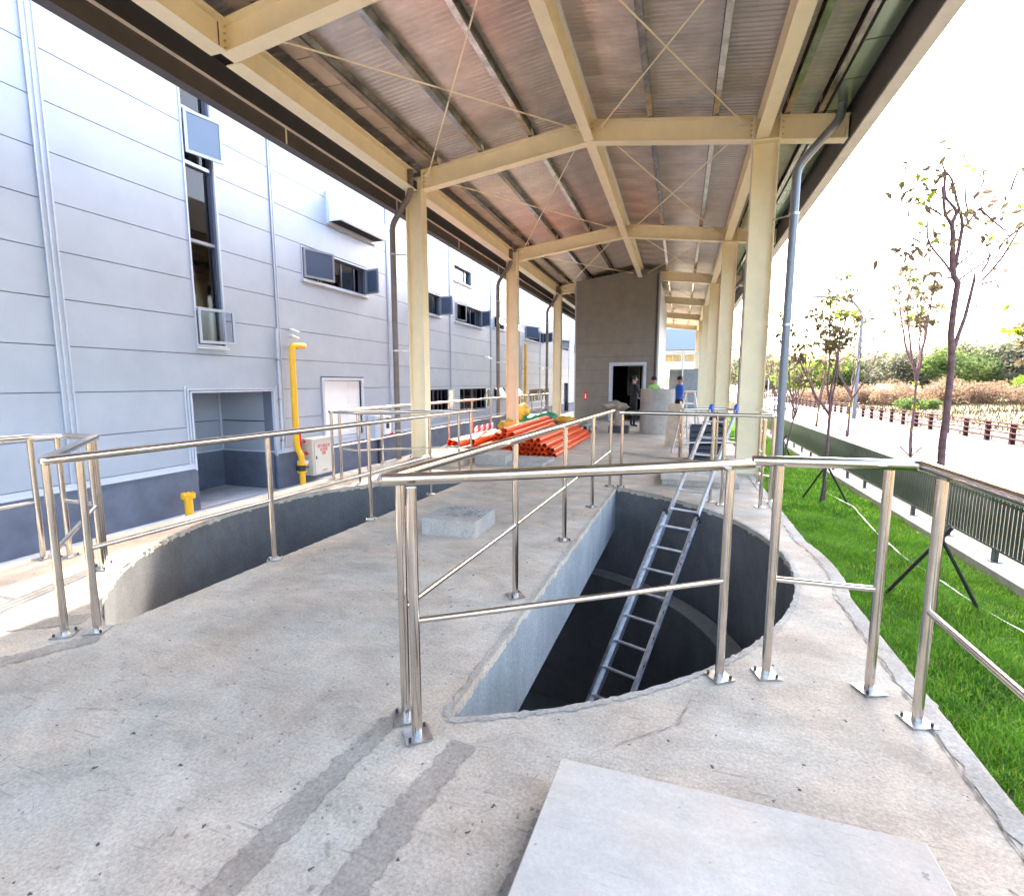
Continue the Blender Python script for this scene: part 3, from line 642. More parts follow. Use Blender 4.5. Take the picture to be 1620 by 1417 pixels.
camera_thing(9.0, 2.62, 'twin white bullet cameras above the yellow riser pipe', .5, True)
camera_thing(20.4, 2.57, 'single white bullet camera above the second strip window', .9)
camera_thing(29.1, 2.36, 'small white bullet camera far along the wall near the yellow vertical pipe', 1.0)
g = thing('gas_riser_pipe', (WX + .2, 25.9, -.7), 'thin yellow vertical pipe far down the wall behind the second cream column', 'gas pipe')
MB().cyl(WX + .15, 25.9, -.7, 3.5, .07, 10).build('riser', M['yellow'], g)
mb = MB()
for z in (.6, 2.2): mb.box(WX, WX + .16, 25.88, 25.92, z, z + .04)
mb.build('pipe_clip', M['steel_dull'], g)
g = thing('cable_conduit', (WX + .03, 8.56, 0), 'slim grey cable conduit running up the wall beside the yellow riser', 'conduit')
MB().tube([(WX + .045, 8.56, .1), (WX + .045, 8.56, 2.6)], .022, 8).build('tube', M['trim'], g)
mb = MB()
for z in (.3, 1.15, 1.95): mb.box(WX, WX + .08, 8.52, 8.62, z, z + .03)
mb.build('clip', M['steel_dull'], g)

# ------------------------------------------------------------------ STEEL CANOPY
can = thing('steel_canopy', (-1.6, 9, 0), 'long open canopy of cream steel frames with a ribbed metal roof', 'canopy')
XL, XR, XA = -4.90, 1.10, -1.60
DEP = .34
def zb(x): return 5.49 - .125 * abs(x - XA) if x >= XA else 5.49 - .132 * abs(x - XA)     # underside of rafters
def zt(x): return zb(x) + DEP
frames = [-1.2, 4.85, 9.1, 15.0, 21.0, 27.0, 33.0, 39.0]
colY = [-1.2, 9.1, 15.0, 21.0, 27.0, 33.0, 39.0]
for y in colY:
    for x, wd in ((XL, .33), (XR, .36)):
        mb = MB(); mb.ibeam((x, y, .012), (x, y, zb(x) + (DEP if x > 0 else .02)), wd, .22, .014, .012, up=(1, 0, 0)); c = mb.build('column', M['cream'], can)
        mb = MB(); mb.box(x - wd / 2 - .05, x + wd / 2 + .05, y - .17, y + .17, -.002, .012); mb.build('base_plate', M['steel_dull'], c)
        mb = MB()
        for i in (-1, 1):
            for j in (-1, 1): mb.cyl(x + i * (wd / 2 + .02), y + j * .13, .012, .05, .012, 6)
        tag(mb.build('anchor_bolt', M['dark_metal'], c), kind='stuff')
        if x > 0:
            mb = MB(); mb.box(x - wd / 2 - .02, x + wd / 2 + .02, y - .13, y + .13, zb(x) - .03, zb(x) - .005); mb.build('cap_plate', M['cream'], c)
for y in frames:
    for a, b in (((XL + .17 if y in colY else XL), XA), (XA, XR - .18), (XR + .18, 2.17)):
        mb = MB(); mb.ibeam((a, y, (zb(a) + zt(a)) / 2), (b, y, (zb(b) + zt(b)) / 2), DEP, .18, .014, .01)
        for xe in (a + .012, b - .012):
            if xe == XA: continue
            mb.box(xe - .011, xe + .011, y - .1, y + .1, zb(xe), zt(xe))
        rf = mb.build('rafter', M['cream'], can)
        if a > XR:                                                # bolts of the end plate
            mb = MB()
            for k in range(3):
                for s_ in (-1, 1): mb.tube([(a + .02, y + s_ * .055, zb(a) + .08 + .09 * k), (a + .05, y + s_ * .055, zb(a) + .08 + .09 * k)], .012, 6)
            tag(mb.build('bolt', M['cream_dirty'], rf), kind='stuff')
        else:
            mb = MB()
            for k in range(4):
                for xe, dr_ in ((a + .022, 1), (b - .022, -1)): mb.tube([(xe, y - .06, zb(xe) + .07 + .07 * k), (xe + .03 * dr_, y - .06, zb(xe) + .07 + .07 * k)], .012, 6)
            tag(mb.build('bolt', M['cream_dirty'], rf), kind='stuff')
# longitudinal beams
for i in range(len(frames) - 1):
    y0, y1 = frames[i] + (.1 if i else 0), frames[i + 1] - .1
    for x, dz, wd, dp, nm in ((XL - .02, -.0, .22, .34, 'eave_beam'), (XA, -.0, .16, .30, 'ridge_beam'), (XR - .07, -.0, .18, .30, 'tie_beam')):
        if nm == 'ridge_beam' and y0 > 20: continue
        zc = zb(x) + dp / 2 + dz
        mb = MB(); mb.ibeam((x, y0, zc), (x, y1, zc), dp, wd, .014, .01); mb.build(nm, M['cream'], can)
# purlins (C sections) with cleats
PX = [-5.15, -4.42, -3.55, -2.62, -.62, .36, 1.36, 1.80]
for x in PX:
    z = zt(x) + .015
    mb = MB()
    q = 1 if x < XA else -1
    def bx(a, b, c, d): mb.box(min(x + q * a, x + q * b), max(x + q * a, x + q * b), -1.5, 42, c, d)
    bx(-.04, -.036, z, z + .17); bx(-.036, .036, z, z + .004); bx(-.036, .036, z + .166, z + .17); bx(.036, .040, z, z + .022); bx(.036, .040, z + .148, z + .17)
    mb.build('purlin', M['purlin'], can)
mb = MB()
for x in PX:
    for y in frames: mb.box(x + .004, x + .012, y - .06, y + .06, zt(x), zt(x) + .15)
mb.build('cleat', M['cream'], can)
# roof sheets: ribs run down the slope
def sheet(x0, x1, wd=.80):
    prof = [(q * .089 + a, b) for q in range(3) for a, b in ((0, 0), (.022, 0), (.034, .013), (.056, .013), (.068, 0))] + [(.268, 0)]
    pts = []
    for k in range(3): pts += [(q + k * .267, z) for q, z in (prof if k == 2 else prof[:-1])]
    mb = MB(); n = len(pts)
    zz = lambda x: zt(x) + .19
    vs = [(x0, q, zz(x0) + z) for q, z in pts] + [(x1, q, zz(x1) + z) for q, z in pts]
    vs += [(a, b, c + .012) for a, b, c in vs]
    mb.add(vs, [(i, i + 1, n + i + 1, n + i) for i in range(n - 1)] + [(2 * n + i, 3 * n + i, 3 * n + i + 1, 2 * n + i + 1) for i in range(n - 1)] + [(i, 2 * n + i, 2 * n + i + 1, i + 1) for i in range(n - 1)] + [(n + i, n + i + 1, 3 * n + i + 1, 3 * n + i) for i in range(n - 1)])
    return mb.mesh('roof_sheet', M['roof'])
sl_, sr_ = sheet(-5.45, XA - .001), sheet(XA + .001, 1.98)
y = -1.5
while y < 42:
    inst('roof_sheet', sl_, can, (0, y, 0)); inst('roof_sheet', sr_, can, (0, y, 0)); y += .801
MB().tube([(XA, -1.5, zt(XA) + .19), (XA, 42, zt(XA) + .19)], .06, 8).build('ridge_cap', M['fascia_light'], can)
# bracing rods and gusset plates
def rod(a, b):
    mb = MB(); mb.tube([a, b], .011, 8); r_ = mb.build('brace_rod', M['cream'], can)
    a = Vector(a); b = Vector(b); d = (b - a).normalized()
    for p, q in ((a, 1), (b, -1)):
        mb = MB()
        mb.tube([p + d * q * .02, p + d * q * .30], .02, 8)
        c = p; mb.obox(c + d * q * .0, (1, 0, 0), (0, 1, 0), (0, 0, 1), .07, .05, .005); mb.obox(c, d, d.cross(Vector((0, 0, 1))).normalized(), (0, 0, 1), .09, .05, .006)
        mb.build('gusset_plate', M['cream'], r_)
for i in range(1, len(frames) - 1):
    y0, y1 = frames[i], frames[i + 1]
    for xa, xb in ((XL + .32, XA - .18), (XA + .18, XR - .35)):
        za, zb_ = zb(xa) + .22, zb(xb) + .22
        if y0 > 20 and xa < XA: continue
        rod((xa, y0 + .12, za), (xb, y1 - .12, zb_)); rod((xa, y1 - .12, za - .03), (xb, y0 + .12, zb_ - .03))
# eaves, left: dark fascia, black strip for the shaded void, gutter
MB().box(-5.62, -5.47, -1.6, 42.1, 4.87, 5.55).build('fascia', M['fascia'], can)
mb = MB(); mb.box(-5.47, -5.435, -1.6, 42.1, 5.08, 5.10); mb.build('fascia_edge_trim', M['fascia_light'], can)
mb = MB(); mb.box(-5.46, -5.05, -1.6, 42.1, 5.36, 5.38); mb.build('soffit_shade_strip', M['black'], can)  # black sheet in place of the shade up in the eave gap
y = -1.6
while y < 42: MB().box(-4.74, -4.47, y + .006, min(y + .60, 42), 5.50, 5.53).build('gutter_panel', M['roof'], can); y += .612
MB().box(-4.76, -4.45, -1.6, 42, 5.54, 5.56).build('gutter_backing', M['black'], can)
for y in (.4, 3.35, 6.35, 9.35, 12.35, 15.35):
    MB().box(-5.47, -5.46, y, y + .02, 4.875, 5.08).build('fascia_joint', M['fascia_light'], can)
# eaves, right: gutter in lengths with lawn reflection tinted in, black strip for the shaded void, beige fascia
y = -1.6
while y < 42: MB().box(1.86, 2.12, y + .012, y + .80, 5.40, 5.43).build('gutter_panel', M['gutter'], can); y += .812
MB().box(1.83, 1.86, -1.6, 42, 5.42, 5.60).build('gutter_edge', M['black'], can)
MB().box(1.80, 2.13, -1.6, 42, 5.445, 5.47).build('gutter_backing', M['black'], can)
MB().box(2.135, 2.19, -1.6, 42, 5.44, 5.47).build('soffit_shade_strip', M['black'], can)  # black strip colours in the shade between gutter and fascia
MB().box(2.19, 2.205, -1.6, 42.1, 5.02, 5.60).build('fascia_inner', M['fascia'], can)
y = -1.6
while y < 42: MB().box(2.207, 2.375, y + .006, min(y + 3.0, 42.1), 5.0, 5.60).build('fascia', M['fascia_light'], can); y += 3.0
# downpipes (each its own thing: they can be unclipped)
for i, y in enumerate((9.1, 15.0, 21.0)):
    nm = ('nearest', 'second', 'third')[i]
    g = thing('downpipe', (-5.27, y - .25, -.7), 'brown cranked downpipe beside the %s cream column on the alley side' % nm, 'downpipe', 'brown downpipes along the alley')
    MB().tube(bendpts([(-4.87, y - .25, 5.5), (-4.87, y - .25, 4.97), (-5.28, y - .25, 4.45), (-5.28, y - .25, -.7)], .12), .055, 14).build('pipe', M['pipe_brown'], g)
    for z in (.55, 2.1, 3.9):
        mb = MB(); mb.tube([(-5.28, y - .25, z), (-5.28, y - .25, z + .03)], .064, 12); mb.bar((-5.28, y - .25, z + .015), (-5.05, y - .15, z + .015), .02, .02); mb.build('pipe_clip', M['steel_dull'], g)
for i, y in enumerate((9.1, 15.0, 21.0, 27.0)):
    nm = ('nearest', 'second', 'third', 'fourth')[i]
    g = thing('downpipe', (1.52, y - .3, -1.3), 'grey cranked downpipe beside the %s right-hand column over the grass' % nm, 'downpipe', 'grey downpipes along the lawn side')
    MB().tube(bendpts([(2.02, y - .3, 5.5), (2.02, y - .3, 5.22), (1.50, y - .3, 4.62), (1.50, y - .3, -1.3)], .12), .06, 16).build('pipe', M['pipe_grey'], g)
    for z in (.0, 2.35, 3.95):
        mb = MB(); mb.tube([(1.50, y - .3, z), (1.50, y - .3, z + .04)], .069, 12); mb.bar((1.50, y - .3, z + .02), (1.26, y - .1, z + .02), .02, .02); mb.build('pipe_clip', M['steel_dull'], g)

# ------------------------------------------------------------------ BOOTH at the end of the deck
BY = 20.65; BX0, BX1 = -4.08, -.86
bo = thing('plant_booth', (-2.5, BY, 0), 'tall brown-grey panelled booth with an open doorway at the end of the deck', 'booth')
def btop(x): return zb(x) + .12
dy0, dy1, dz1 = -2.60, -1.36, 2.2
zs = [0, .42, .95, 1.48, 2.0, 2.52, 3.05]
for z0, z1 in zip(zs[:-1], zs[1:]):
    for r in rect_minus((BX0, BX1, z0 + .004, z1 - .004), [(dy0 - .09, dy1 + .09, -1, dz1 + .09)]): MB().box(r[0], r[1], BY - .03, BY, r[2], r[3]).build('wall_panel', M['booth'], bo)
mb = MB(); vs = [(BX0, 3.055), (BX1, 3.055), (BX1, btop(BX1) + .2), (XA, btop(XA) + .2), (BX0, btop(BX0) + .2)]
mb.add([(x, BY - .028, z) for x, z in vs] + [(x, BY + .0, z) for x, z in vs], [(0, 1, 2, 3, 4), (9, 8, 7, 6, 5)] + [(i, (i + 1) % 5, 5 + (i + 1) % 5, 5 + i) for i in range(5)]); mb.build('wall_panel', M['booth'], bo)
mb = MB()
for r in rect_minus((BX0, BX1, 0, 5.2), [(dy0, dy1, -1, dz1)]): mb.box(r[0], r[1], BY + .002, BY + .10, r[2], r[3])
mb.box(BX0, BX0 + .1, BY + .1, 30, 0, 5.2); mb.box(BX0 + .1, BX1, 29.9, 30, 0, 5.2); mb.box(BX0 + .1, BX1 - .1, BY + .1, 29.9, 2.9, 3.0); mb.build('wall_core', M['interior'], bo)
mb = MB(); mb.box(BX1 - .1, BX1 + .02, BY + .1, 30, 0, 5.35); mb.build('side_wall', M['far_wall'], bo)
mb = MB(); mb.box(BX1 - .03, BX1 + .03, BY - .05, BY - .03, 0, 5.6); mb.box(BX0 - .02, BX0 + .03, BY - .05, BY - .03, 0, 5.3); mb.build('corner_trim', M['frame_light'], bo)
mb = MB(); mb.tube([(BX1 - .09, BY - .06, 0), (BX1 - .09, BY - .06, 5.6)], .022, 8); mb.build('conduit', M['dark_metal'], bo)
mb = MB()
for t, x_ in ((.0, .05), (.05, .035)):
    mb.box(dy0 - .045 - t, dy0 - t, BY - x_, BY, 0, dz1 + .045 + t); mb.box(dy1 + t, dy1 + .045 + t, BY - x_, BY, 0, dz1 + .045 + t); mb.box(dy0 - t, dy1 + t, BY - x_, BY, dz1 + t, dz1 + t + .045)
mb.build('door_frame', M['trim'], bo)
mb = MB(); mb.box(dy0, dy0 + .035, BY + .01, BY + .14, 0, dz1); mb.box(dy1 - .035, dy1, BY + .01, BY + .14, 0, dz1); mb.box(dy0 + .035, dy1 - .035, BY + .01, BY + .14, dz1 - .035, dz1); mb.build('door_lining', M['trim'], bo)
# far glazed door seen through the doorway
fr = ring_frame(0, 0, 0, 0, .0, 0, 0, M['frame_light'], 'inner_window', bo)
mb = MB(); xx = (-2.55, -2.0, -1.85, -1.15)
for a in xx: mb.box(a - .03, a + .03, 27.0, 27.06, .9, 2.35)
mb.box(-2.58, -1.12, 27.0, 27.06, 2.32, 2.40); mb.box(-2.58, -1.12, 27.0, 27.06, .85, .92); fr.data = mb.mesh('inner_window', M['frame_light'], wloc(bo))
mb = MB(); mb.box(-2.52, -2.03, 27.03, 27.05, .92, 2.32); mb.box(-1.82, -1.18, 27.03, 27.05, 1.6, 2.32); mb.build('pane', mat('frosted_pane', (.42, .45, .46), .5), fr)
sg = thing('fire_sign', (-3.62, BY - .04, .95), 'small red fire sign on the left of the booth wall', 'sign')
mb = MB(); mb.box(-3.69, -3.55, BY - .045, BY - .032, .80, 1.14); mb.build('sign_plate', M['red'], sg)
mb = MB(); mb.box(-3.645, -3.595, BY - .049, BY - .045, .87, 1.02); mb.cyl(-3.62, BY - .05, 1.03, 1.07, .02, 8); mb.build('extinguisher_symbol', M['white'], sg)

# ------------------------------------------------------------------ RAILINGS
def railing(label, path, posts, mids, ztop=1.08, plate_rot=0., rt=.027, rp=.0215, closed_end=True):
    g = thing('handrail', (path[0][0], path[0][1], 0), label, 'railing', 'stainless handrails')
    P = [(x, y, ztop) for x, y in path]
    if len(P) > 2: P = bendpts(P, .05, 4)
    MB().tube(P, rt, 14).build('top_rail', M['steel'], g)
    for i, (x, y) in enumerate(posts):
        p = MB().cyl(x, y, .006, ztop - rt * .6, rp, 14).build('post', M['steel'], g)
        a = plate_rot + (i % 2) * .1; ca, sa = math.cos(a), math.sin(a)
        MB().obox((x, y, .007), (ca, sa, 0), (-sa, ca, 0), (0, 0, 1), .055, .055, .004).build('base_plate', M['steel_dull'], p)
        mb = MB()
        for u, v in ((1, 1), (-1, -1)) if i % 2 else ((1, -1), (-1, 1)): mb.cyl(x + (u * ca - v * sa) * .038, y + (u * sa + v * ca) * .038, .011, .026, .007, 8)
        tag(mb.build('anchor_bolt', M['dark_metal'], p), kind='stuff')
    for a, b, z in mids: MB().tube([(*a, z), (*b, z)], .0145, 10).build('mid_rail', M['steel'], g)
    return g
# 1: round the right opening, near side and bridge side
A1 = (-.90, 7.40)
inner_posts = [(-.92, 7.38), (-.96, 6.05), (-1.0, 4.66), (-1.05, 3.28), (-1.115, 1.87)]
near_posts = [(-1.01, 1.78), (.25, 2.65)]
railing('stainless rail along the bridge edge and across the near side of the right opening',
        [(-.90, 7.44), (-1.17, 1.80), (.36, 2.76)], inner_posts + near_posts,
        [(inner_posts[i], inner_posts[i + 1], .52) for i in range(4)] + [(near_posts[0], near_posts[1], .52)], 1.10, .6)
railing('stainless rail turning along the grass edge at the right of the foreground',
        [(.36, 2.76), (1.10, 2.84), (1.10, -1.5)], [(.48, 2.75), (.94, 2.76), (1.06, 2.55), (1.09, 1.0), (1.09, -.6)],
        [((.48, 2.75), (.94, 2.76), .52), ((1.06, 2.55), (1.09, 1.0), .52), ((1.09, 1.0), (1.09, -.6), .52)], 1.115, .3)
railing('stainless rail across the far side of the right opening, ending at the nearest right-hand column',
        [(-.80, 7.18), (-.74, 7.30), (.40, 7.20), (1.15, 7.08), (1.17, 8.85)], [(-.76, 7.38), (.42, 6.80), (.54, 6.66), (.98, 6.68), (1.14, 7.05), (1.16, 8.3)],
        [((-.76, 7.38), (.42, 6.80), .50), ((.54, 6.66), (.98, 6.68), .5), ((1.14, 7.05), (1.16, 8.3), .5)], 1.085, .2)
# left opening
lp = [(-3.31, 2.0), (-3.24, 3.36), (-3.19, 4.73), (-3.15, 6.08), (-3.12, 7.42)]
railing('stainless rail along the bridge edge of the left opening, cornering at the lit patch',
        [(-3.12, 7.5), (-3.42, 1.88), (-4.55, 2.88)], lp + [(-3.45, 1.91), (-4.40, 2.74), (-4.47, 2.80)],
        [(lp[i], lp[i + 1], .52) for i in range(4)] + [((-3.45, 1.91), (-4.40, 2.74), .52)], 1.06, .5)
railing('stainless rail at the far left edge of the deck nearest the camera',
        [(-4.60, 2.92), (-4.98, 2.93), (-5.16, 2.76), (-5.16, -1.0)], [(-4.54, 2.86), (-4.98, 2.86), (-5.15, 2.76), (-5.16, 1.4), (-5.16, 0)],
        [((-4.54, 2.86), (-4.98, 2.86), .5), ((-5.15, 2.76), (-5.16, 1.4), .5), ((-5.16, 1.4), (-5.16, 0), .5)], 1.05, .2)
railing('stainless rail round the far curve of the left opening before the nearest left column',
        [(-4.98, 6.52), (-4.52, 6.38), (-3.05, 7.52)], [(-4.92, 6.55), (-4.50, 6.42), (-3.30, 7.36)],
        [((-4.92, 6.55), (-4.50, 6.42), .5), ((-4.50, 6.42), (-3.30, 7.36), .5)], 1.06, .4)
op = [(-5.12, 6.62)] + [(-5.13, 6.62 + 1.42 * k) for k in range(1, 10)] + [(-5.13, 20.4)]
op = [p for p in op]
railing('long stainless rail following the alley edge behind the left columns',
        [(-5.10, 6.56), (-5.13, 20.5)], op, [(op[i], op[i + 1], .5) for i in range(len(op) - 1)], 1.06, .1)
railing('far stainless rail closing the space behind the right columns',
        [(1.02, 9.3), (.05, 8.95), (.03, 12.5)], [(.95, 9.3), (.62, 9.16), (.06, 8.97), (.03, 10.6), (.03, 12.4)],
        [((.95, 9.3), (.06, 8.97), .5), ((.06, 8.97), (.03, 10.6), .5), ((.03, 10.6), (.03, 12.4), .5)], 1.06, .1, .022, .018)

# ------------------------------------------------------------------ LADDER in the pit
LT = Vector((.57, 7.57, 1.18)); LB = Vector((-1.09, 3.40, -3.0)); ld = (LT - LB).normalized(); lr = Vector((.92, -.38, 0)); lr = (lr - ld * lr.dot(ld)).normalized(); lnrm = lr.cross(ld).normalized(); LL = (LT - LB).length
g = thing('extension_ladder', LB, 'aluminium extension ladder with blue caps leaning out of the right opening', 'ladder')
def lpnt(t, s, n=0): return LB + ld * t + lr * s + lnrm * n
for s_ in (-.19, .19):
    for sec, (t0, t1, nn, sw) in enumerate(((0, LL * .70, 0, 0), (LL * .30, LL, -.055, .028))):
        s2 = s_ - math.copysign(sw, s_); mb = MB()
        mb.bar(lpnt(t0, s2, nn), lpnt(t1, s2, nn), .008, .07, up=lnrm)
        for q in (-.034, .034): mb.bar(lpnt(t0, s2 + math.copysign(.012, s_), nn + q), lpnt(t1, s2 + math.copysign(.012, s_), nn + q), .024, .004, up=lnrm)
        mb.build('side_rail', M['alu_dark'] if sec == 0 else M['alu'], g)
t = .2
while t < LL * .70: MB().tube([lpnt(t, -.19), lpnt(t, .19)], .016, 8).build('rung', M['alu'], g); t += .30
t = LL * .70 + .1
while t < LL - .1: MB().tube([lpnt(t, -.165, -.055), lpnt(t, .165, -.055)], .016, 8).build('rung', M['alu'], g); t += .30
for s_ in (-.165, .165): MB().obox(lpnt(LL + .01, s_, -.055), lr, lnrm, ld, .022, .043, .045).build('end_cap', M['blue_plastic'], g, .008)
for s_ in (-.19, .19):
    MB().obox(lpnt(LL * .70, s_, -.03), lr, lnrm, ld, .024, .07, .02).build('guide_bracket', M['dark_metal'], g)
    mb = MB(); t = .35
    while t < LL * .7: mb.tube([lpnt(t, s_ * 1.03, .0), lpnt(t, s_ * 1.10, .0)], .014, 8); t += .30
    mb.build('rivet', M['dark_metal'], g)
MB().obox(lpnt(LL * .98, 0, -.055), lr, lnrm, ld, .16, .012, .012).build('warning_strip', M['yellow'], g)

# step ladder behind
g = thing('step_ladder', (.15, 11.2, 0), 'open aluminium step ladder held by the man in the blue shirt', 'ladder')
ap = Vector((.14, 12.3, 1.30))
for dx in (-.0, .5):
    MB().bar(ap + Vector((dx * .35, 0, 0)), Vector((-.12 + dx, 11.4, 0)), .03, .06).build('front_leg', M['alu'], g)
    MB().bar(ap + Vector((dx * .35, .02, 0)), Vector((.22 + dx * .7, 13.0, 0)), .03, .05).build('rear_leg', M['alu'], g)
for k in range(1, 5):
    f_ = k / 5; z = 1.3 * (1 - f_); a = ap.lerp(Vector((-.12, 11.4, 0)), f_); b = (ap + Vector((.175, 0, 0))).lerp(Vector((.38, 11.4, 0)), f_); MB().bar(a, b, .07, .02).build('step', M['alu'], g)
MB().obox(ap + Vector((.09, 0, .01)), (1, 0, 0), (0, 1, 0), (0, 0, 1), .13, .08, .012).build('top_cap', M['white'], g)

# ------------------------------------------------------------------ SLABS AND BLOCKS
mb = MB(); fs = [(-.365, 1.70), (.765, 1.70), (.80, .35), (-.43, .35)]
mb.prism(fs, .03, .12); o = mb.build('precast_slab', M['precast'], None, .004); tag(o, 'large smooth grey precast slab lying in the foreground', 'slab')
struct(ribbon('dirt_stain', [(-.385, 1.6), (-.42, 1.2), (-.47, .6)], (.03, .17), .004, M['mortar'], .008, step=.012))
blk = thing('cover_block', (-2.1, 4.7, 0), 'square concrete block with a round rough hole, on the bridge', 'block')
mb = MB()
x0, x1, y0, y1, zt_ = -2.40, -1.83, 4.42, 5.0, .165
hc = (-2.08, 4.78); hr_ = .085; N = 24
sq = []
for i in range(N):
    a = 2 * math.pi * i / N + math.pi / 4; c_, s_ = math.cos(a), math.sin(a); k = 1 / max(abs(c_), abs(s_)); sq.append(((x0 + x1) / 2 + c_ * k * (x1 - x0) / 2, (y0 + y1) / 2 + s_ * k * (y1 - y0) / 2))
hl = [(hc[0] + (hr_ + random.gauss(0, .008)) * math.cos(2 * math.pi * i / N + math.pi / 4) * 1.25, hc[1] + (hr_ + random.gauss(0, .006)) * math.sin(2 * math.pi * i / N + math.pi / 4)) for i in range(N)]
vs = [(x, y, 0) for x, y in sq] + [(x, y, zt_) for x, y in sq] + [(x, y, zt_) for x, y in hl] + [(x * .92 + hc[0] * .08, y * .92 + hc[1] * .08, .012) for x, y in hl]
fsx = []
for i in range(N):
    j = (i + 1) % N; fsx += [(i, j, N + j, N + i), (N + i, N + j, 2 * N + j, 2 * N + i), (2 * N + i, 2 * N + j, 3 * N + j, 3 * N + i)]
mb.add(vs, fsx); mb.build('block_body', M['block'], blk)
MB().add([(hc[0] + .07 * math.cos(a) * 1.2, hc[1] + .07 * math.sin(a), .014) for a in np.linspace(0, 6.283, 17)[:-1]], [tuple(range(16))]).build('hole_shade_disc', M['black'], blk)  # black disc puts the shade down the hole into its colour
mb = MB()
for _ in range(60):
    a = random.uniform(0, 6.28); r_ = random.uniform(.1, .24); x, y = hc[0] + r_ * math.cos(a) * 1.1 + .0, hc[1] + r_ * math.sin(a); s_ = random.uniform(.004, .014)
    if not (x0 + .02 < x < x1 - .02 and y0 + .02 < y < y1 - .02): continue
    mb.obox((x, y, zt_ + s_ * .3), (math.cos(a), math.sin(a), 0), (-math.sin(a), math.cos(a), 0), (0, 0, 1), s_, s_ * .7, s_ * .45)
tag(mb.build('mortar_crumbs', M['mortar'], blk), kind='stuff')
def slab_stack(x0, x1, y0, y1, hs, lab, rz=0, cat='slab', name='slab_stack'):
    z = 0
    for i, (h_, dx, dy) in enumerate(hs):
        o = MB().box(x0 + dx, x1 + dx, y0 + dy, y1 + dy, z + .002, z + h_).build(name, M['precast'] if i % 2 else M['block'], None, .005)
        tag(o, lab[i], cat, 'concrete slabs lying on the deck'); z += h_
slab_stack(-.22, .84, 7.72, 8.75, ((.085, .02, .02), (.085, 0, 0)), ('lower grey slab of the stack between the ladder and the nearest right column', 'upper pale slab of the stack between the ladder and the nearest right column'), name='precast_slab')
slab_stack(-3.55, -2.95, 8.62, 9.3, ((.19, 0, 0),), ('thick rough concrete block left of the orange pipe ends',), name='concrete_block', cat='block')
slab_stack(-2.98, -2.28, 8.72, 9.65, ((.06, 0, 0),), ('thin flat concrete slab directly in front of the orange pipe ends',), name='precast_slab')
g = thing('cardboard_box', (-4.0, 8.4, 0), 'long low pale box lying near the foot of the nearest left column', 'box')
MB().box(-4.35, -3.72, 8.15, 9.3, .0, .17).build('box_body', M['wood'], g, .005); MB().box(-4.37, -3.70, 8.13, 9.32, .171, .19).build('lid', M['white'], g)
# distant low kerb blocks on the grass side behind the first right column
tag(MB().box(.82, 1.16, 10.2, 13.0, .002, .16).build('concrete_block', M['precast'], None, .006), 'long white concrete block along the deck edge beyond the nearest right column', 'block')

# manhole ring
g = thing('concrete_ring', (-.63, 15.85, 0), 'tall upright precast concrete ring standing before the booth door', 'concrete ring')
mb = MB(); n = 48; r0, r1, zz = .40, .49, 1.32
vs = []
for r_, z in ((r1, .0), (r1, zz), (r0, zz), (r0, .0)): vs += [(-.63 + (r_ + random.uniform(-.003, .003)) * math.cos(2 * math.pi * i / n), 15.85 + r_ * math.sin(2 * math.pi * i / n), z + .001) for i in range(n)]
mb.add(vs, [(k * n + i, k * n + (i + 1) % n, ((k + 1) % 4) * n + (i + 1) % n, ((k + 1) % 4) * n + i) for k in range(4) for i in range(n)], True); mb.build('ring_body', M['block'], g)
o = bpy.data.objects['ring_body']; e_ = o.modifiers.new('es', 'EDGE_SPLIT'); e_.split_angle = R(40)
# cement sack on a pump stand, short pipes
g = thing('pump_unit', (-1.75, 15.6, 0), 'dusty pump on a dark base at the foot of the booth doorway', 'pump')
MB().box(-2.0, -1.42, 15.4, 15.9, .0, .22).build('base', M['dark_metal'], g, .01); MB().cyl(-1.75, 15.65, .22, .62, .15, 16, .11).build('pump_body', M['sack'], g); MB().tube([(-1.95, 15.6, .3), (-1.55, 15.6, .3)], .07, 12).build('motor', M['sack'], g)
def blob(name, c, r, m, seed, parent=None, amp=.25, n1=18, n2=28, sc=3.):
    rr = np.random.default_rng(seed); ph = rr.uniform(0, 6.28, 12); vs = []
    for i in range(n1 + 1):
        th = math.pi * i / n1
        for j in range(n2):
            p = 2 * math.pi * j / n2; d = Vector((math.sin(th) * math.cos(p), math.sin(th) * math.sin(p), math.cos(th)))
            k = 1 + amp * (math.sin(sc * d.x * 2 + ph[0] + 2 * math.sin(sc * d.y + ph[1])) * .5 + abs(math.sin(sc * 1.7 * d.y + ph[2] + 3 * math.sin(sc * d.z + ph[3]))) * .6 + .3 * math.sin(9 * d.x + 7 * d.z + ph[4]) - .4)
            z = c[2] + d.z * r[2] * k
            vs.append((c[0] + d.x * r[0] * k, c[1] + d.y * r[1] * k, max(z, .003 if c[2] < .6 else z)))
    mb = MB(); mb.add(vs, [(i * n2 + j, i * n2 + (j + 1) % n2, (i + 1) * n2 + (j + 1) % n2, (i + 1) * n2 + j) for i in range(n1) for j in range(n2)], True)
    return mb.build(name, m, parent)
tag(blob('cement_sack', (-1.85, 15.62, .80), (.36, .22, .15), M['sack'], 3, None, .3), 'crumpled brown sack thrown over the top of the pump', 'sack')
for i, (x, lab) in enumerate(((-2.72, 'short grey clay pipe standing left of the pump'), (-2.42, 'second short grey clay pipe, just left of the pump'))):
    g = thing('short_pipe', (x, 15.9, 0), lab, 'pipe', 'short grey pipes by the booth'); mb = MB()
    mb.tube([(x, 16.3, .15), (x, 15.5, .12)], .10, 16); mb.tube([(x, 15.55, .12), (x, 15.42, .12)], .125, 16); mb.build('pipe_barrel', M['block'], g); MB().tube([(x, 15.421, .12), (x, 15.415, .12)], .07, 14).build('bore', M['black'], g)

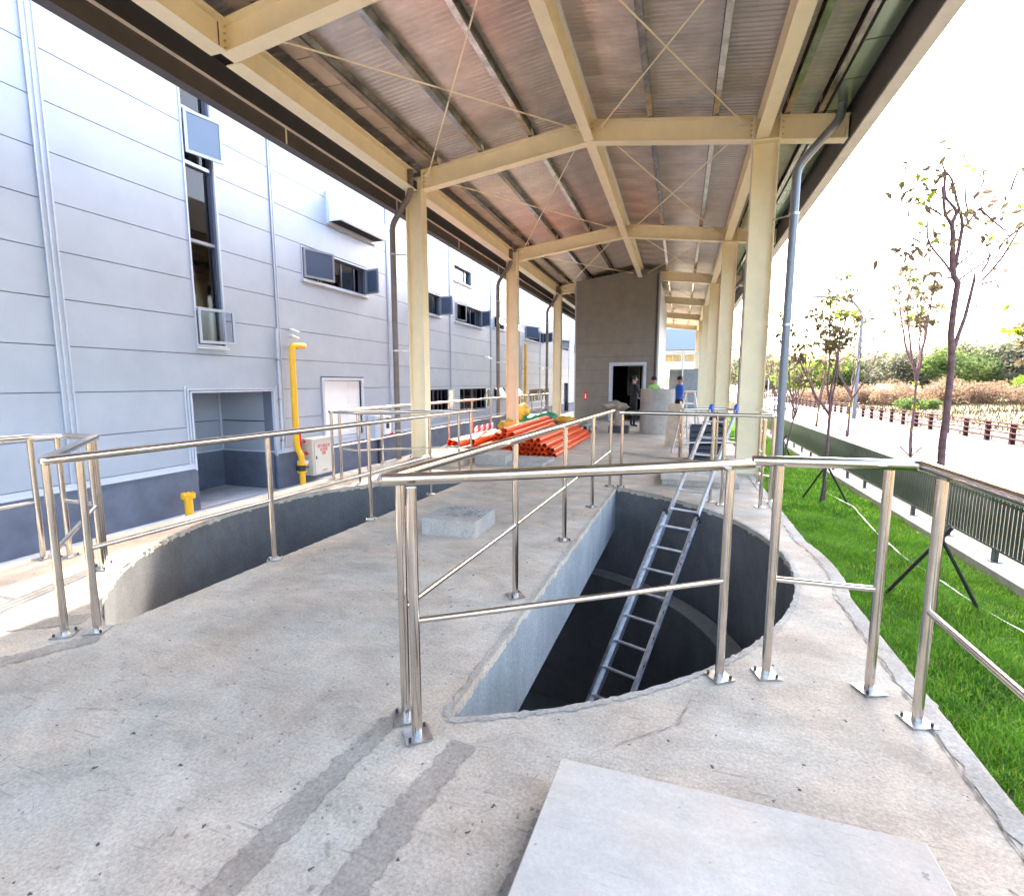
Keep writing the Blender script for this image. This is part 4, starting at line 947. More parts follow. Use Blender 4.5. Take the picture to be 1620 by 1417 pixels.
# ------------------------------------------------------------------ ORANGE PIPES
def pipe_mesh(r, L):
    mb = MB(); mb.tube([(0, 0, 0), (0, L, 0)], r, 14, cap=False); mb.tube([(0, L, 0), (0, 0, 0)], r * .87, 14, cap=False)
    n = 14
    for y in (0, L):
        vs = [(q * math.cos(2 * math.pi * i / n), y, q * math.sin(2 * math.pi * i / n)) for q in (r, r * .87) for i in range(n)]; mb.add(vs, [(i, (i + 1) % n, n + (i + 1) % n, n + i) for i in range(n)])
    return mb.mesh('orange_pipe', M['orange'])
def bundle(cx, y0, r, L, rows, lab, group, spread=.12, yaw=0.):
    me = pipe_mesh(r, L); first = True
    for k, cnt in enumerate(rows):
        for i in range(cnt):
            x = cx + (i - (cnt - 1) / 2) * r * 2.06; z = r + k * r * 1.76
            o = bpy.data.objects.new('orange_pipe', me); C.objects.link(o)
            o.location = (x, y0 + random.uniform(-spread, spread), z + .002); o.rotation_euler = (0, random.uniform(0, 6), yaw + random.gauss(0, .0035))
            tag(o, lab, 'pipe', group)
bundle(-2.83, 9.95, .052, 4.2, (10, 9, 6, 3), 'orange plastic pipe in the nearer bundle behind the flat slab', 'orange pipes in the nearer bundle', .12, .0)
bundle(-3.78, 10.9, .052, 4.6, (8, 7, 6, 4, 2), 'orange plastic pipe in the farther long bundle beside the second left column', 'orange pipes in the farther bundle', .2, .03)
bundle(-4.38, 9.85, .085, 2.6, (4, 3), 'thick orange plastic pipe in the short bundle behind the nearest left column', 'thick orange pipes in the short bundle', .3, -.02)
for i, y in enumerate((13.3, 13.55, 13.8)):
    pass
tag(blob('yellow_sack', (-3.0, 13.9, .48), (.30, .25, .10), M['tarp_yellow'], 5), 'crumpled yellow sack at the far end of the nearer orange bundle', 'sack')
tag(blob('green_tarpaulin', (-4.2, 15.9, .28), (.60, .35, .24), M['tarp_green'], 9, None, .4), 'crumpled bright green tarpaulin heap behind the orange pipes', 'tarpaulin')
tag(blob('yellow_sack', (-4.75, 14.2, .22), (.30, .28, .22), M['tarp_yellow'], 12), 'yellow sack at the foot of the second left column', 'sack')
tag(blob('yellow_sack', (-4.95, 16.0, .5), (.30, .3, .3), M['tarp_yellow'], 14), 'tall orange-yellow sack heap behind the green tarpaulin', 'sack')
tag(blob('cement_sack', (-3.2, 16.3, .18), (.35, .3, .2), M['sack'], 15), 'brown sack on the floor right of the green tarpaulin', 'sack')
g = thing('striped_barrier', (-5.0, 15.0, .3), 'red and white striped board low beside the alley rail', 'barrier board')
for k in range(7): MB().obox((-5.06, 12.4 + .2 * k, .28), (1, 0, 0), (0, .94, .34), (0, -.34, .94), .012, .10, .07).build('stripe', M['red'] if k % 2 else M['white'], g)

# crates and barrow stuff behind the far rail
for i in range(3):
    g = thing('plastic_crate', (.55, 10.6, .22 * i), ('bottom', 'middle', 'topmost')[i] + ' dark blue crate of the stack behind the step ladder', 'crate', 'stacked dark crates')
    x0, x1, y0, y1, z0 = .22, .86, 10.3, 10.9, .23 * i + .002
    mb = MB(); mb.box(x0, x1, y0, y1, z0, z0 + .02)
    for a, b, c_, d_ in ((x0, x1, y0, y0 + .02), (x0, x1, y1 - .02, y1), (x0, x0 + .02, y0 + .02, y1 - .02), (x1 - .02, x1, y0 + .02, y1 - .02)):
        mb.box(a, b, c_, d_, z0 + .02, z0 + .08); mb.box(a, b, c_, d_, z0 + .12, z0 + .21)
    mb.build('crate_body', M['plastic_crate'], g)
tag(blob('black_bag', (.7, 10.6, .80), (.15, .17, .12), M['black'], 21, None, .25), 'black bag lying on top of the dark crates', 'bag')
g = thing('wood_board', (-.1, 12.9, 0), 'pale wooden board leaning at the step ladder', 'board'); MB().bar((-.13, 12.6, .0), (-.06, 12.9, 1.0), .35, .03, up=(0, 1, .3)).build('board_face', M['wood'], g)

# far structures under the canopy
g = thing('concrete_stair_block', (.5, 31, 0), 'grey concrete stair block with coursed steps at the far end of the deck', 'stair block')
MB().box(.15, .95, 31, 33, 0, 2.3).build('smooth_wall', M['beamside'], g)
for k in range(9): MB().box(-.62, .13, 31.0 + .04 * k, 33, .255 * k, .255 * k + .245).build('step', M['block'], g)
g = thing('guard_railing', (.2, 31, 2.3), 'thin white guard railing on top of the far concrete stair block', 'railing'); 
for x in (-.5, -.1, .3, .7, .93): MB().cyl(x, 31.1, 2.3, 3.2, .02, 6).build('post', M['white'], g)
for z in (2.75, 3.2): MB().tube([(-.5, 31.1, z), (.93, 31.1, z)], .02, 6).build('rail', M['white'], g)
MB().cyl(.1, 30.9, 0, 3.35, .03, 8).build('tall_post', M['white'], g)
g = thing('far_shed', (0, 60, 0), 'distant white and blue banded shed glimpsed beyond the canopy', 'shed')
MB().box(-12, 3.0, 58, 66, 7.2, 9.0).build('white_parapet', M['far_wall'], g); MB().box(-12, 3.0, 57.95, 66, 5.0, 7.19).build('blue_band', M['far_band'], g)
for k in range(6): MB().box(-10 + 2.5 * k, -9.7 + 2.5 * k, 58.2, 58.6, 0, 5.0).build('column', M['cream'], g)
for k in range(5): MB().box(-12, 3.0, 58.1 + 1.5 * k, 58.3 + 1.5 * k, 4.5 - .15 * k, 4.9 - .15 * k).build('beam', M['cream'], g)

# ------------------------------------------------------------------ PEOPLE
def person(loc, facing, label, shirt, arms, lean=0., legs_m='trousers', height=1.66, sleeve=.55):
    """arms: two (elbow, hand) pairs in body space (x right, y forward, z up) for a 1.7 m body"""
    g = thing('person', loc, label, 'person', None, facing)
    J = {}; V = []; E = []; Rd = []
    def v(p, r): V.append(Vector(p)); Rd.append(r); return len(V) - 1
    def chain(i, pts):
        for p, r in pts:
            j = v(p, r); E.append((i, j)); i = j
        return i
    L_ = lambda z: lean * max(0, z - .95)
    pel = v((0, 0, .95), (.15, .105)); ch = chain(pel, [((0, L_(1.12), 1.12), (.135, .095)), ((0, L_(1.30), 1.32), (.165, .105)), ((0, L_(1.42), 1.43), (.13, .085))])
    nk = chain(ch, [((0, L_(1.5), 1.50), (.052, .055)), ((0, L_(1.55) + .01, 1.56), (.06, .07)), ((0, L_(1.6) + .02, 1.63), (.078, .095)), ((0, L_(1.68) + .015, 1.70), (.06, .075))])
    for s_, arm in zip((-1, 1), arms):
        el, hd = arm; fa = Vector(hd) - Vector(el); e_ = Vector(hd) + fa.normalized() * .07
        chain(ch, [((s_ * .17, L_(1.40), 1.405), (.058, .058)), (el, (.042, .042)), (hd, (.028, .026)), (tuple(e_), (.035, .018)), (tuple(e_ + fa.normalized() * .07), (.022, .012))])
        chain(pel, [((s_ * .09, 0, .86), (.092, .092)), ((s_ * .10, .02, .48), (.058, .06)), ((s_ * .10, -.02, .12), (.042, .045)), ((s_ * .10, -.02, .05), (.045, .05)), ((s_ * .11, .13, .035), (.042, .03))])
    me = bpy.data.meshes.new('body'); k = height / 1.74; me.from_pydata([p * k for p in V], E, []); o = bpy.data.objects.new('body', me); C.objects.link(o)
    md = o.modifiers.new('skin', 'SKIN'); md.use_smooth_shade = True
    for i, d in enumerate(me.skin_vertices[0].data): r = Rd[i]; d.radius = (r[0] * k, r[1] * k); d.use_root = (i == 0)
    ss = o.modifiers.new('sub', 'SUBSURF'); ss.levels = 2; ss.render_levels = 2
    dg = bpy.context.evaluated_depsgraph_get(); dg.update(); m2 = bpy.data.meshes.new_from_object(o.evaluated_get(dg)); bpy.data.objects.remove(o)
    for mm in (M['skin'], M[shirt], M[legs_m], M['black']): m2.materials.append(mm)
    segs = []
    for arm, s_ in zip(arms, (-1, 1)): segs.append((Vector(arm[0]) * k, Vector(arm[1]) * k))
    for p in m2.polygons:
        c = p.center; z = c.z / k; idx = 0
        if z < .09: idx = 3
        elif z < 1.0 and abs(c.x) < .24: idx = 2
        elif z < 1.475: idx = 1
        for a, b in segs:
            ab = b - a; t = (c - a).dot(ab) / ab.length_squared; dist = (c - (a + ab * max(0, min(1.6, t)))).length
            if t > (sleeve - .55) and dist < .075: idx = 0 if shirt != 'shirt_black' or t > .9 else 1
        p.material_index = idx; p.use_smooth = True
    b = bpy.data.objects.new('body', m2); C.objects.link(b); b.parent = g
    hc_ = Vector((0, L_(1.64) + .005, 1.665)) * k
    mb = MB(); n1, n2 = 10, 18; vs = []
    for i in range(n1 + 1):
        th = math.pi * .62 * i / n1
        for j in range(n2):
            p = 2 * math.pi * j / n2; f_ = math.sin(p); cut = 1.0 if f_ < .35 else 1 - .55 * (i / n1)
            th2 = th * cut; vs.append(hc_ + Vector((math.sin(th2) * math.cos(p) * .088, math.sin(th2) * math.sin(p) * .105 - .008, math.cos(th2) * .10)) * k)
    mb.add(vs, [(i * n2 + j, i * n2 + (j + 1) % n2, (i + 1) * n2 + (j + 1) % n2, (i + 1) * n2 + j) for i in range(n1) for j in range(n2)], True)
    h_ = bpy.data.objects.new('hair', mb.mesh('hair', M['hair'])); C.objects.link(h_); h_.parent = g
    mb = MB(); fy = L_(1.62) + .02
    mb.obox(Vector((0, fy + .098, 1.60)) * k, (1, 0, 0), (0, 1, 0), (0, 0, 1), .012 * k, .016 * k, .022 * k)
    for s_ in (-1, 1): mb.obox(Vector((s_ * .082, fy, 1.61)) * k, (1, 0, 0), (0, 1, 0), (0, 0, 1), .008 * k, .018 * k, .03 * k)
    f_ = bpy.data.objects.new('nose_and_ears', mb.mesh('nose_and_ears', M['skin'])); C.objects.link(f_); f_.parent = g
    mb = MB()
    for s_ in (-1, 1): mb.obox(Vector((s_ * .032, fy + .09, 1.635)) * k, (1, 0, 0), (0, 1, 0), (0, 0, 1), .011 * k, .006 * k, .005 * k)
    mb.obox(Vector((0, fy + .09, 1.565)) * k, (1, 0, 0), (0, 1, 0), (0, 0, 1), .02 * k, .006 * k, .004 * k)
    f_ = bpy.data.objects.new('eyes_and_mouth', mb.mesh('eyes_and_mouth', M['hair'])); C.objects.link(f_); f_.parent = g
    return g
down = ((-.23, -.03, 1.14), (-.25, .06, .88)); downr = ((.23, -.03, 1.14), (.25, .06, .88))
person((-1.50, 18.0, 0), R(-55), 'man in black jacket standing in the booth doorway with his back to the camera', 'shirt_black', (((-.25, .02, 1.15), (-.16, .22, 1.02)), ((.25, .05, 1.15), (.14, .28, 1.05))), .02, height=1.73)
person((-.80, 17.3, 0), R(35), 'man with a lime green collar looking left, mostly hidden behind the concrete ring', 'shirt_green', (down, downr), .03, height=1.70)
person((-.02, 16.9, 0), R(-62), 'man in a bright blue shirt and black trousers reaching for the step ladder', 'shirt_blue', (((-.27, .26, 1.24), (-.26, .54, 1.18)), ((.24, -.02, 1.16), (.26, .12, .98))), .04, height=1.70)

# ------------------------------------------------------------------ PERIMETER FENCE
FX = 4.66; fz0, fz1 = -1.02, -.18
fe = thing('perimeter_fence', (FX, 20, -1.2), 'long dark green-black picket fence on a pale kerb along the lawn', 'fence')
pk = MB(); pk.box(-.006, .006, -.033, .033, fz0 + .02, fz1 + .0); pkm = pk.mesh('picket', M['fence'])
ys = np.arange(.6, 62, .098)
near = [y for y in ys if y > 6.2][:298]
for y in near: inst('picket', pkm, fe, (FX, y, 0))
rest = MB()
for y in ys:
    if y < 6.2 or y > near[-1] + .01: rest.box(FX - .006, FX + .006, y - .030, y + .030, fz0 + .02, fz1)
tag(rest.build('picket', M['fence'], fe), kind='stuff')
y = .6
while y < 62:
    MB().box(FX + .008, FX + .035, y, y + 2.9, fz1 - .13, fz1 - .09).build('top_rail', M['fence'], fe); MB().box(FX - .02, FX + .02, y, y + 2.9, fz0, fz0 + .03).build('bottom_rail', M['fence'], fe)
    y += 2.9
y = .7
while y < 62:
    p = MB().box(FX - .03, FX + .03, y - .04, y + .04, -1.2, fz0).build('foot_post', M['fence'], fe); MB().box(FX - .07, FX + .07, y - .08, y + .08, -1.199, -1.19).build('foot_plate', M['dark_metal'], p)
    y += 1.45

# ------------------------------------------------------------------ LAWN: blades
def blades(n, yf, x0, x1, hmin, hmax, wd, m, name, bend=.5, zb_=-1.36):
    x = rng.uniform(x0, x1, n); y = yf(n); hh = rng.uniform(hmin, hmax, n) * (.7 + .5 * np.sin(x * 3.1 + y * 1.3) * np.sin(y * 2.3 - x)) .clip(.5, 1.4)
    a = rng.uniform(0, 2 * np.pi, n); b = a + rng.normal(0, .6, n); be = rng.uniform(.1, bend * 2, n) * hh; w_ = wd * rng.uniform(.6, 1.3, n)
    px, py = -np.sin(a) * w_, np.cos(a) * w_; dx, dy = np.cos(a) * be, np.sin(a) * be
    z0 = np.full(n, zb_)
    V = np.stack([np.stack([x - px, y - py, z0], -1), np.stack([x + px, y + py, z0], -1), np.stack([x + dx * .35 + px * .8, y + dy * .35 + py * .8, z0 + hh * .62], -1),
                  np.stack([x + dx * .35 - px * .8, y + dy * .35 - py * .8, z0 + hh * .62], -1), np.stack([x + dx, y + dy, z0 + hh * .95], -1)], 1).reshape(-1, 3)
    i = np.arange(n)[:, None] * 5
    T = np.concatenate([i + [[0, 1, 2]], i + [[0, 2, 3]], i + [[3, 2, 4]]], 1).reshape(-1, 3)
    o = raw(name, V, T, m); tag(o, kind='stuff'); return o
near_y = lambda n: 1.0 + (rng.uniform(0, 1, n) ** 1.25) * 11
far_y = lambda n: 12 + rng.uniform(0, 1, n) ** 1.3 * 34
blades(9000, near_y, 1.22, 4.44, .04, .13, .004, mat('dry_blade', (.42, .38, .10), .6, col2=(.30, .32, .06)), 'grass')
blades(120000, near_y, 1.22, 4.44, .06, .15, .0042, M['grass_a'], 'grass'); blades(60000, near_y, 1.22, 4.44, .06, .16, .004, M['grass_b'], 'grass')
blades(60000, far_y, 1.22, 4.44, .06, .15, .009, M['grass_a'], 'grass'); blades(35000, far_y, 1.22, 4.44, .06, .15, .009, M['grass_b'], 'grass')
g = ribbon('warning_tape', [(3.63, 14.9), (3.86, 13.2), (3.62, 11.0), (3.55, 9.5), (3.65, 8.3), (3.7, 7.5), (3.81, 7.0), (3.6, 5.5)],   .022, -1.29, M['tape'], .005, step=.12)
tag(g, 'pale plastic tape trailing over the grass below the fence', 'tape')

# ------------------------------------------------------------------ TREES
def leaf_mesh(name, m, l=.12, w_=.022):
    mb = MB(); mb.add([(0, 0, 0), (w_ * .8, l * .3, .006), (w_, l * .55, -.002), (0, l, -.03), (-w_, l * .55, -.002), (-w_ * .8, l * .3, .006), (0, l * .45, -.010)],
                      [(0, 1, 6), (1, 2, 6), (2, 3, 6), (3, 4, 6), (4, 5, 6), (5, 0, 6)]); return mb.mesh(name, m)
leafA, leafB = leaf_mesh('leaf', M['leaf_brown']), leaf_mesh('leaf', M['leaf_green'], .10, .022)
TY = 7.45
br = {'t': [(3.13, -1.36), (3.10, -.8), (3.08, -.24), (3.06, .3), (3.05, .78), (3.06, 1.32), (3.05, 1.83), (3.02, 2.06), (3.03, 2.57), (2.99, 2.73), (2.95, 3.0), (2.94, 3.12), (2.92, 3.3)],
 'a': [(2.92, 3.3), (2.82, 3.42), (2.75, 3.72)], 'b': [(2.92, 3.3), (2.97, 3.45), (2.92, 3.58), (2.88, 3.68), (2.88, 3.92)],
 'c': [(2.99, 2.82), (3.05, 3.3), (3.05, 3.46), (2.96, 3.88), (2.91, 4.01), (2.9, 4.18)], 'd': [(3.05, 3.46), (3.09, 3.58), (3.13, 3.78)], 'e': [(3.1, 3.57), (3.19, 3.76), (3.2, 3.9)],
 'f': [(3.02, 2.67), (3.33, 2.98), (3.37, 3.15)], 'g': [(3.05, 1.83), (3.16, 2.27), (3.23, 2.7), (3.25, 2.77)], 'h': [(3.25, 2.77), (3.36, 2.98), (3.37, 3.17)],
 'i': [(3.26, 2.67), (3.39, 2.9), (3.46, 3.13), (3.44, 3.18), (3.55, 3.5)], 'j': [(2.99, 2.73), (2.74, 3.01), (2.62, 3.15), (2.57, 3.34), (2.61, 3.45)],
 'k': [(2.81, 3.43), (2.66, 3.59), (2.62, 3.7), (2.52, 3.94)], 'l': [(3.06, 3.3), (3.17, 3.43), (3.27, 3.54), (3.43, 3.64)], 'm': [(3.0, 2.85), (3.09, 2.95), (3.16, 3.14)],
 'n': [(3.16, 3.47), (3.34, 3.18), (3.38, 3.13)], 'o': [(3.26, 2.63), (3.47, 2.68), (3.63, 2.78)], 'q': [(2.62, 3.15), (2.5, 3.16), (2.42, 3.08)], 'r': [(3.43, 3.64), (3.55, 3.9), (3.72, 4.1)], 's': [(3.46, 3.13), (3.62, 3.3), (3.8, 3.35)]}
rad = {'t': (.044, .024), 'a': (.018, .012), 'b': (.020, .014), 'c': (.020, .008), 'g': (.022, .012), 'd': (.013, .009), 'e': (.010, .008)}
tr = thing('sapling_tree', (3.13, TY, -1.36), 'nearest staked sapling with a crooked pinkish trunk and large drooping leaves', 'tree')
def depth_of(k, i): return 0 if k == 't' else {'a': -.1, 'b': .1, 'c': .15, 'd': .3, 'e': .1, 'f': -.25, 'g': .1, 'h': .25, 'i': -.15, 'j': -.2, 'k': .2, 'l': .3, 'm': -.2, 'n': -.3, 'o': .2, 'q': -.3, 'r': .3, 's': -.3}[k] * i * .5
bp = {}
for k, p in br.items():
    pts = [Vector((x, TY + depth_of(k, i), z)) for i, (x, z) in enumerate(p)]
    # subdivide with a little crookedness
    q = [pts[0]]
    for a, b in zip(pts[:-1], pts[1:]): q += [a.lerp(b, .5) + Vector((random.gauss(0, .008), random.gauss(0, .008), 0)), b]
    r0, r1 = rad.get(k, (.012, .006)); rr = [r0 + (r1 - r0) * i / (len(q) - 1) for i in range(len(q))]
    MB().tube(q, rr, 9 if k == 't' else 6).build('trunk' if k == 't' else 'branch', M['bark'], tr); bp[k] = q
spots = [(bp[k][-1], nL, sp) for k, nL, sp in (('a', 3, .1), ('b', 3, .1), ('c', 9, .16), ('d', 4, .1), ('e', 5, .12), ('f', 6, .15), ('h', 6, .15), ('i', 10, .2), ('j', 12, .18), ('k', 16, .17), ('l', 12, .2), ('m', 6, .12), ('n', 7, .16), ('o', 10, .2), ('q', 12, .15), ('r', 5, .12), ('s', 12, .18))]
spots += [(bp['k'][3], 12, .15), (bp['j'][3], 10, .15), (bp['b'][2], 9, .14), (bp['c'][4], 6, .15), (bp['l'][2], 8, .15), (Vector((2.72, TY, 2.95)), 10, .14), (Vector((2.95, TY, 3.3)), 8, .12), (Vector((2.60, TY - .1, 3.85)), 16, .13), (Vector((2.66, TY, 3.55)), 10, .12), (Vector((2.5, TY - .2, 3.0)), 12, .12), (Vector((3.4, TY, 3.5)), 10, .15), (Vector((2.85, TY, 2.75)), 10, .12)]
for c, n_, sp in spots:
    for _ in range(n_):
        o = bpy.data.objects.new('leaf', leafA if random.random() < .8 else leafB); C.objects.link(o); o.parent = tr
        p = c + Vector((random.gauss(0, sp * .9), random.gauss(0, sp * .9), random.gauss(0, sp * .7))); o.location = p - tr.location
        o.rotation_euler = (random.gauss(-.6, .6), random.gauss(0, .8), random.uniform(0, 6.28)); s_ = random.uniform(.7, 1.2); o.scale = (s_, s_, s_)
def leafcloud(cs, n, size, m, name, parent, droop=.5):
    """cs: list of (center, radius); small folded leaves"""
    P = []
    for c, r_ in cs:
        k = max(1, int(n * (r_ ** 2) / sum(q[1] ** 2 for q in cs)))
        d = rng.normal(0, 1, (k, 3)); d /= np.linalg.norm(d, axis=1)[:, None]; rr = r_ * rng.uniform(.25, 1, k) ** .5
        P.append(np.array(c) + d * rr[:, None] * np.array([1, 1, .8]))
    P = np.concatenate(P); n = len(P)
    a = rng.uniform(0, 2 * np.pi, n); t = rng.normal(-droop, .5, n); s_ = size * rng.uniform(.6, 1.4, n)
    d = np.stack([np.cos(a) * np.cos(t), np.sin(a) * np.cos(t), np.sin(t)], -1); u = np.cross(d, rng.normal(0, 1, (n, 3))); u /= np.linalg.norm(u, axis=1)[:, None]
    V = np.stack([P, P + d * s_[:, None] * .5 + u * s_[:, None] * .26, P + d * s_[:, None], P + d * s_[:, None] * .5 - u * s_[:, None] * .26], 1).reshape(-1, 3)
    i = np.arange(n)[:, None] * 4; T = np.concatenate([i + [[0, 1, 2]], i + [[0, 2, 3]]], 1).reshape(-1, 3)
    o = raw(name, V - np.array(wloc(parent)) if parent else V, T, m, parent); tag(o, kind='stuff'); return o
def young_tree(x, y, z0, hgt, seed, label, leafn, group, bark='bark', split=.42, spread=.6, lean=0., sprout=True, tr0=.045):
    if x > 6: tr0 = .062; leafn = int(leafn * 1.6)
    rs = random.Random(seed); t = thing('sapling_tree', (x, y, z0), label, 'tree', group)
    base = Vector((x, y, z0)); sp = z0 + hgt * split; zt1 = z0 + hgt
    fork = Vector((x + lean * hgt * split + rs.gauss(0, .05), y, sp))
    q = [base.lerp(fork, i / 6) + Vector((rs.gauss(0, .015), rs.gauss(0, .015), 0)) * (0 < i < 6) for i in range(7)]
    MB().tube(q, [tr0 * (1 - .4 * i / 6) for i in range(7)], 8).build('trunk', M[bark], t)
    tips = []; nb = (4 if x < 6 else 5) + rs.randint(0, 1); tsc = 1.0 if x < 6 else 1.6
    for b in range(nb):
        an = 2 * math.pi * b / nb + rs.uniform(-.4, .4); out = spread * rs.uniform(.5, 1.1) * (.25 if b == 0 else 1)
        end = fork + Vector((math.cos(an) * out, math.sin(an) * out, (zt1 - sp) * rs.uniform(.7, 1.0))); c1 = fork + Vector((math.cos(an) * out * .75, math.sin(an) * out * .75, (end.z - sp) * .35))
        st = q[-1] if b < 3 else q[-1 - (b - 2)].lerp(q[-1], .5)
        P = [st * (1 - s_) ** 2 + c1 * 2 * s_ * (1 - s_) + end * s_ * s_ + Vector((rs.gauss(0, .02), rs.gauss(0, .02), 0)) for s_ in [i / 8 for i in range(9)]]; P[0] = st
        bo_ = MB().tube(P, [tr0 * (.62 if x < 6 else .8) * (1 - .68 * i / 8) for i in range(9)], 6).build('branch', M[bark], t)
        tb = MB()
        for k in range(5, 9):
            for _ in range(3):
                d = Vector((rs.gauss(0, 1), rs.gauss(0, 1), rs.uniform(.2, 1.2))).normalized() * rs.uniform(.15, .45) * (hgt / 4.5); e = P[k] + d; tb.tube([P[k], P[k] + d * .5 + Vector((0, 0, .03)), e], [.016 * tsc, .011 * tsc, .007 * tsc], 4); tips.append(e)
        tag(tb.build('twig', M[bark], bo_), kind='stuff')
    rs.shuffle(tips)
    if leafn: leafcloud([(tp, .17) for tp in tips[:int(len(tips) * .75)]], int(leafn * 1.5), .13 * tsc, M['leaf_brown'], 'foliage', t); leafcloud([(tp, .13) for tp in tips[-6:]], max(40, leafn // 4), .12 * tsc, M['leaf_green'], 'young_foliage', t)
    if sprout: leafcloud([(base.lerp(fork, s_), .13) for s_ in ((.35, .62, .9) if seed % 2 else (.5, .75))], 90, .08, M['leaf_green'], 'trunk_sprouts', t)
    return t
young_tree(3.36, 13.66, -1.36, 5.0, 3, 'second staked sapling on the lawn, forked low with a dense leafy top', 520, 'saplings on the lawn', split=.42, spread=.85, sprout=False)
young_tree(3.45, 19.4, -1.36, 3.9, 4, 'third sapling on the lawn, leaning right behind the grey downpipe', 90, 'saplings on the lawn', split=.5, spread=.6, lean=.16, sprout=False, tr0=.035)
young_tree(3.5, 26.2, -1.36, 4.2, 6, 'fourth lawn sapling, dark and thin, seen just left of the grey downpipe', 150, 'saplings on the lawn', split=.5, spread=.6, lean=-.05, sprout=False, tr0=.035)
young_tree(9.05, 24.6, -1.5, 7.4, 5, 'roadside sapling with tufts of bright sprouts on its trunk, nearest of its row', 220, 'saplings along the roadside', split=.45, spread=1.0)
young_tree(9.1, 33.1, -1.5, 5.8, 8, 'roadside sapling with wide low branches and few leaves, second of its row', 60, 'saplings along the roadside', split=.42, spread=1.7)
young_tree(9.0, 39.7, -1.5, 4.8, 9, 'roadside sapling with green climber-like sprouts up a short crooked trunk', 90, 'saplings along the roadside', split=.3, spread=.8, lean=.1)
young_tree(9.0, 47.4, -1.5, 5.2, 10, 'roadside sapling with many upright bare branches, fourth of its row', 60, 'saplings along the roadside', split=.35, spread=1.2, sprout=False)
young_tree(9.0, 56, -1.5, 5.4, 11, 'farthest roadside sapling near the parked car', 160, 'saplings along the roadside', split=.35, spread=1.2, sprout=False)
young_tree(9.1, 16.0, -1.5, 4.9, 12, 'roadside sapling at the right edge of view with yellowish leaves', 260, 'saplings along the roadside', split=.5, spread=1.0)
young_tree(9.1, 64.5, -1.5, 6.4, 13, 'leafy roadside sapling far behind the right-hand columns', 400, 'saplings along the roadside', split=.4, spread=1.3, sprout=False)
# stakes
def tripod(x, y, z0, label, hgt=1.05, sp=.52, rot=0., col='stake'):
    g = thing('stake_tripod', (x, y, z0), label, 'tree stake', 'black stake tripods around the lawn saplings', 0)
    for k in range(3):
        a = rot + 2 * math.pi * k / 3; foot = Vector((x + sp * math.cos(a), y + sp * math.sin(a), z0)); top = Vector((x - .10 * math.cos(a) + .03, y - .10 * math.sin(a), z0 + hgt + .12))
        MB().tube([foot, foot.lerp(top, .5) + Vector((0, 0, .01)), top], .022, 8).build('stake', M[col], g)
    MB().tube([(x, y, z0 + hgt - .08), (x, y, z0 + hgt + .02)], .06, 10).build('tie_band', M['black'], g)
    return g
tripod(3.12, TY, -1.36, 'black stake tripod around the nearest sapling trunk', 1.0, .56, R(10)); tripod(3.36, 13.66, -1.36, 'black stake tripod around the second sapling, feet spread on the grass', .98, .55, R(250))
tripod(3.42, 19.4, -1.36, 'black stake tripod around the third sapling, right of the grey downpipe', .98, .5, R(30)); tripod(3.5, 26.2, -1.36, 'black stake tripod seen between the column and the grey downpipe', .98, .55, R(250))
for i, (yy, lb) in enumerate(((24.6, 'nearest'), (33.1, 'second'), (39.7, 'third'))):
    g = thing('short_stakes', (9.05, yy, -1.5), 'short slanting stakes at the foot of the %s roadside sapling' % lb, 'tree stake', 'short stakes at the roadside saplings')
    for a in (.3, 2.4, 4.4): MB().tube([(9.05, yy, -1.49), (9.05 + .42 * math.cos(a), yy + .42 * math.sin(a), -1.1)], .02, 6).build('stake', M['guard'], g)

# ------------------------------------------------------------------ ROADSIDE GUARD RAIL, LAMP, CAR
gr = thing('roadside_guard_rail', (15.5, 50, -1.49), 'long maroon post and rail barrier on the far side of the road', 'guard rail')
pm = MB(); pm.box(-.09, .09, -.09, .09, 0, 1.02); pm.box(-.13, -.09, -.05, .05, .25, .31); pm.box(-.13, -.09, -.05, .05, .52, .58); pm.box(-.13, -.09, -.05, .05, .80, .86); pm.box(-.11, .11, -.11, .11, 1.02, 1.05); pmm = pm.mesh('post', M['guard'])
yy = 16.0
while yy < 125: inst('post', pmm, gr, (15.5, yy, -1.49)); yy += 2.15
for z in (.28, .55, .83, 1.0): MB().tube([(15.38, 14, -1.49 + z), (15.38, 126, -1.49 + z)], .042, 6).build('rail', M['guard'], gr)
low = thing('low_stone_wall', (16.2, 50, -1.6), 'low pale stone wall behind the maroon guard rail', 'wall')
mb = MB(); yy = 14.0; rsx = random.Random(2)
while yy < 70:
    l = rsx.uniform(.5, .9)
    for k in range(2): mb.box(16.05 + rsx.uniform(-.02, .02), 16.4, yy + k * .2, yy + l - .02 + k * .2, -1.6 + k * .3, -1.32 + k * .3)
    yy += l
tag(mb.build('stone', M['kerb'], low), kind='stuff')
lm = thing('street_lamp', (14.1, 50, -1.49), 'tall slender street lamp with a long curved arm over the road', 'street lamp')
MB().tube([(14.1, 50, -1.49), (14.1, 50, 6.6), (13.95, 50, 7.4), (13.4, 50, 8.1), (12.4, 50, 8.55), (10.2, 50, 8.75)], [.16, .12, .11, .10, .10, .09], 10).build('lamp_post', M['pipe_grey'], lm)
MB().obox((9.8, 50, 8.74), (1, 0, 0), (0, 1, 0), (0, 0, 1), .45, .14, .06).build('lamp_head', M['trim'], lm, .03)
lm = thing('street_lamp', (14.1, 95, -1.49), 'second street lamp, farther and fainter along the road', 'street lamp')
MB().tube([(14.1, 95, -1.49), (14.1, 95, 6.6), (13.4, 95, 8.1), (10.2, 95, 8.75)], [.11, .07, .055, .04], 8).build('lamp_post', M['trim'], lm); MB().obox((9.8, 95, 8.74), (1, 0, 0), (0, 1, 0), (0, 0, 1), .45, .14, .06).build('lamp_head', M['trim'], lm)
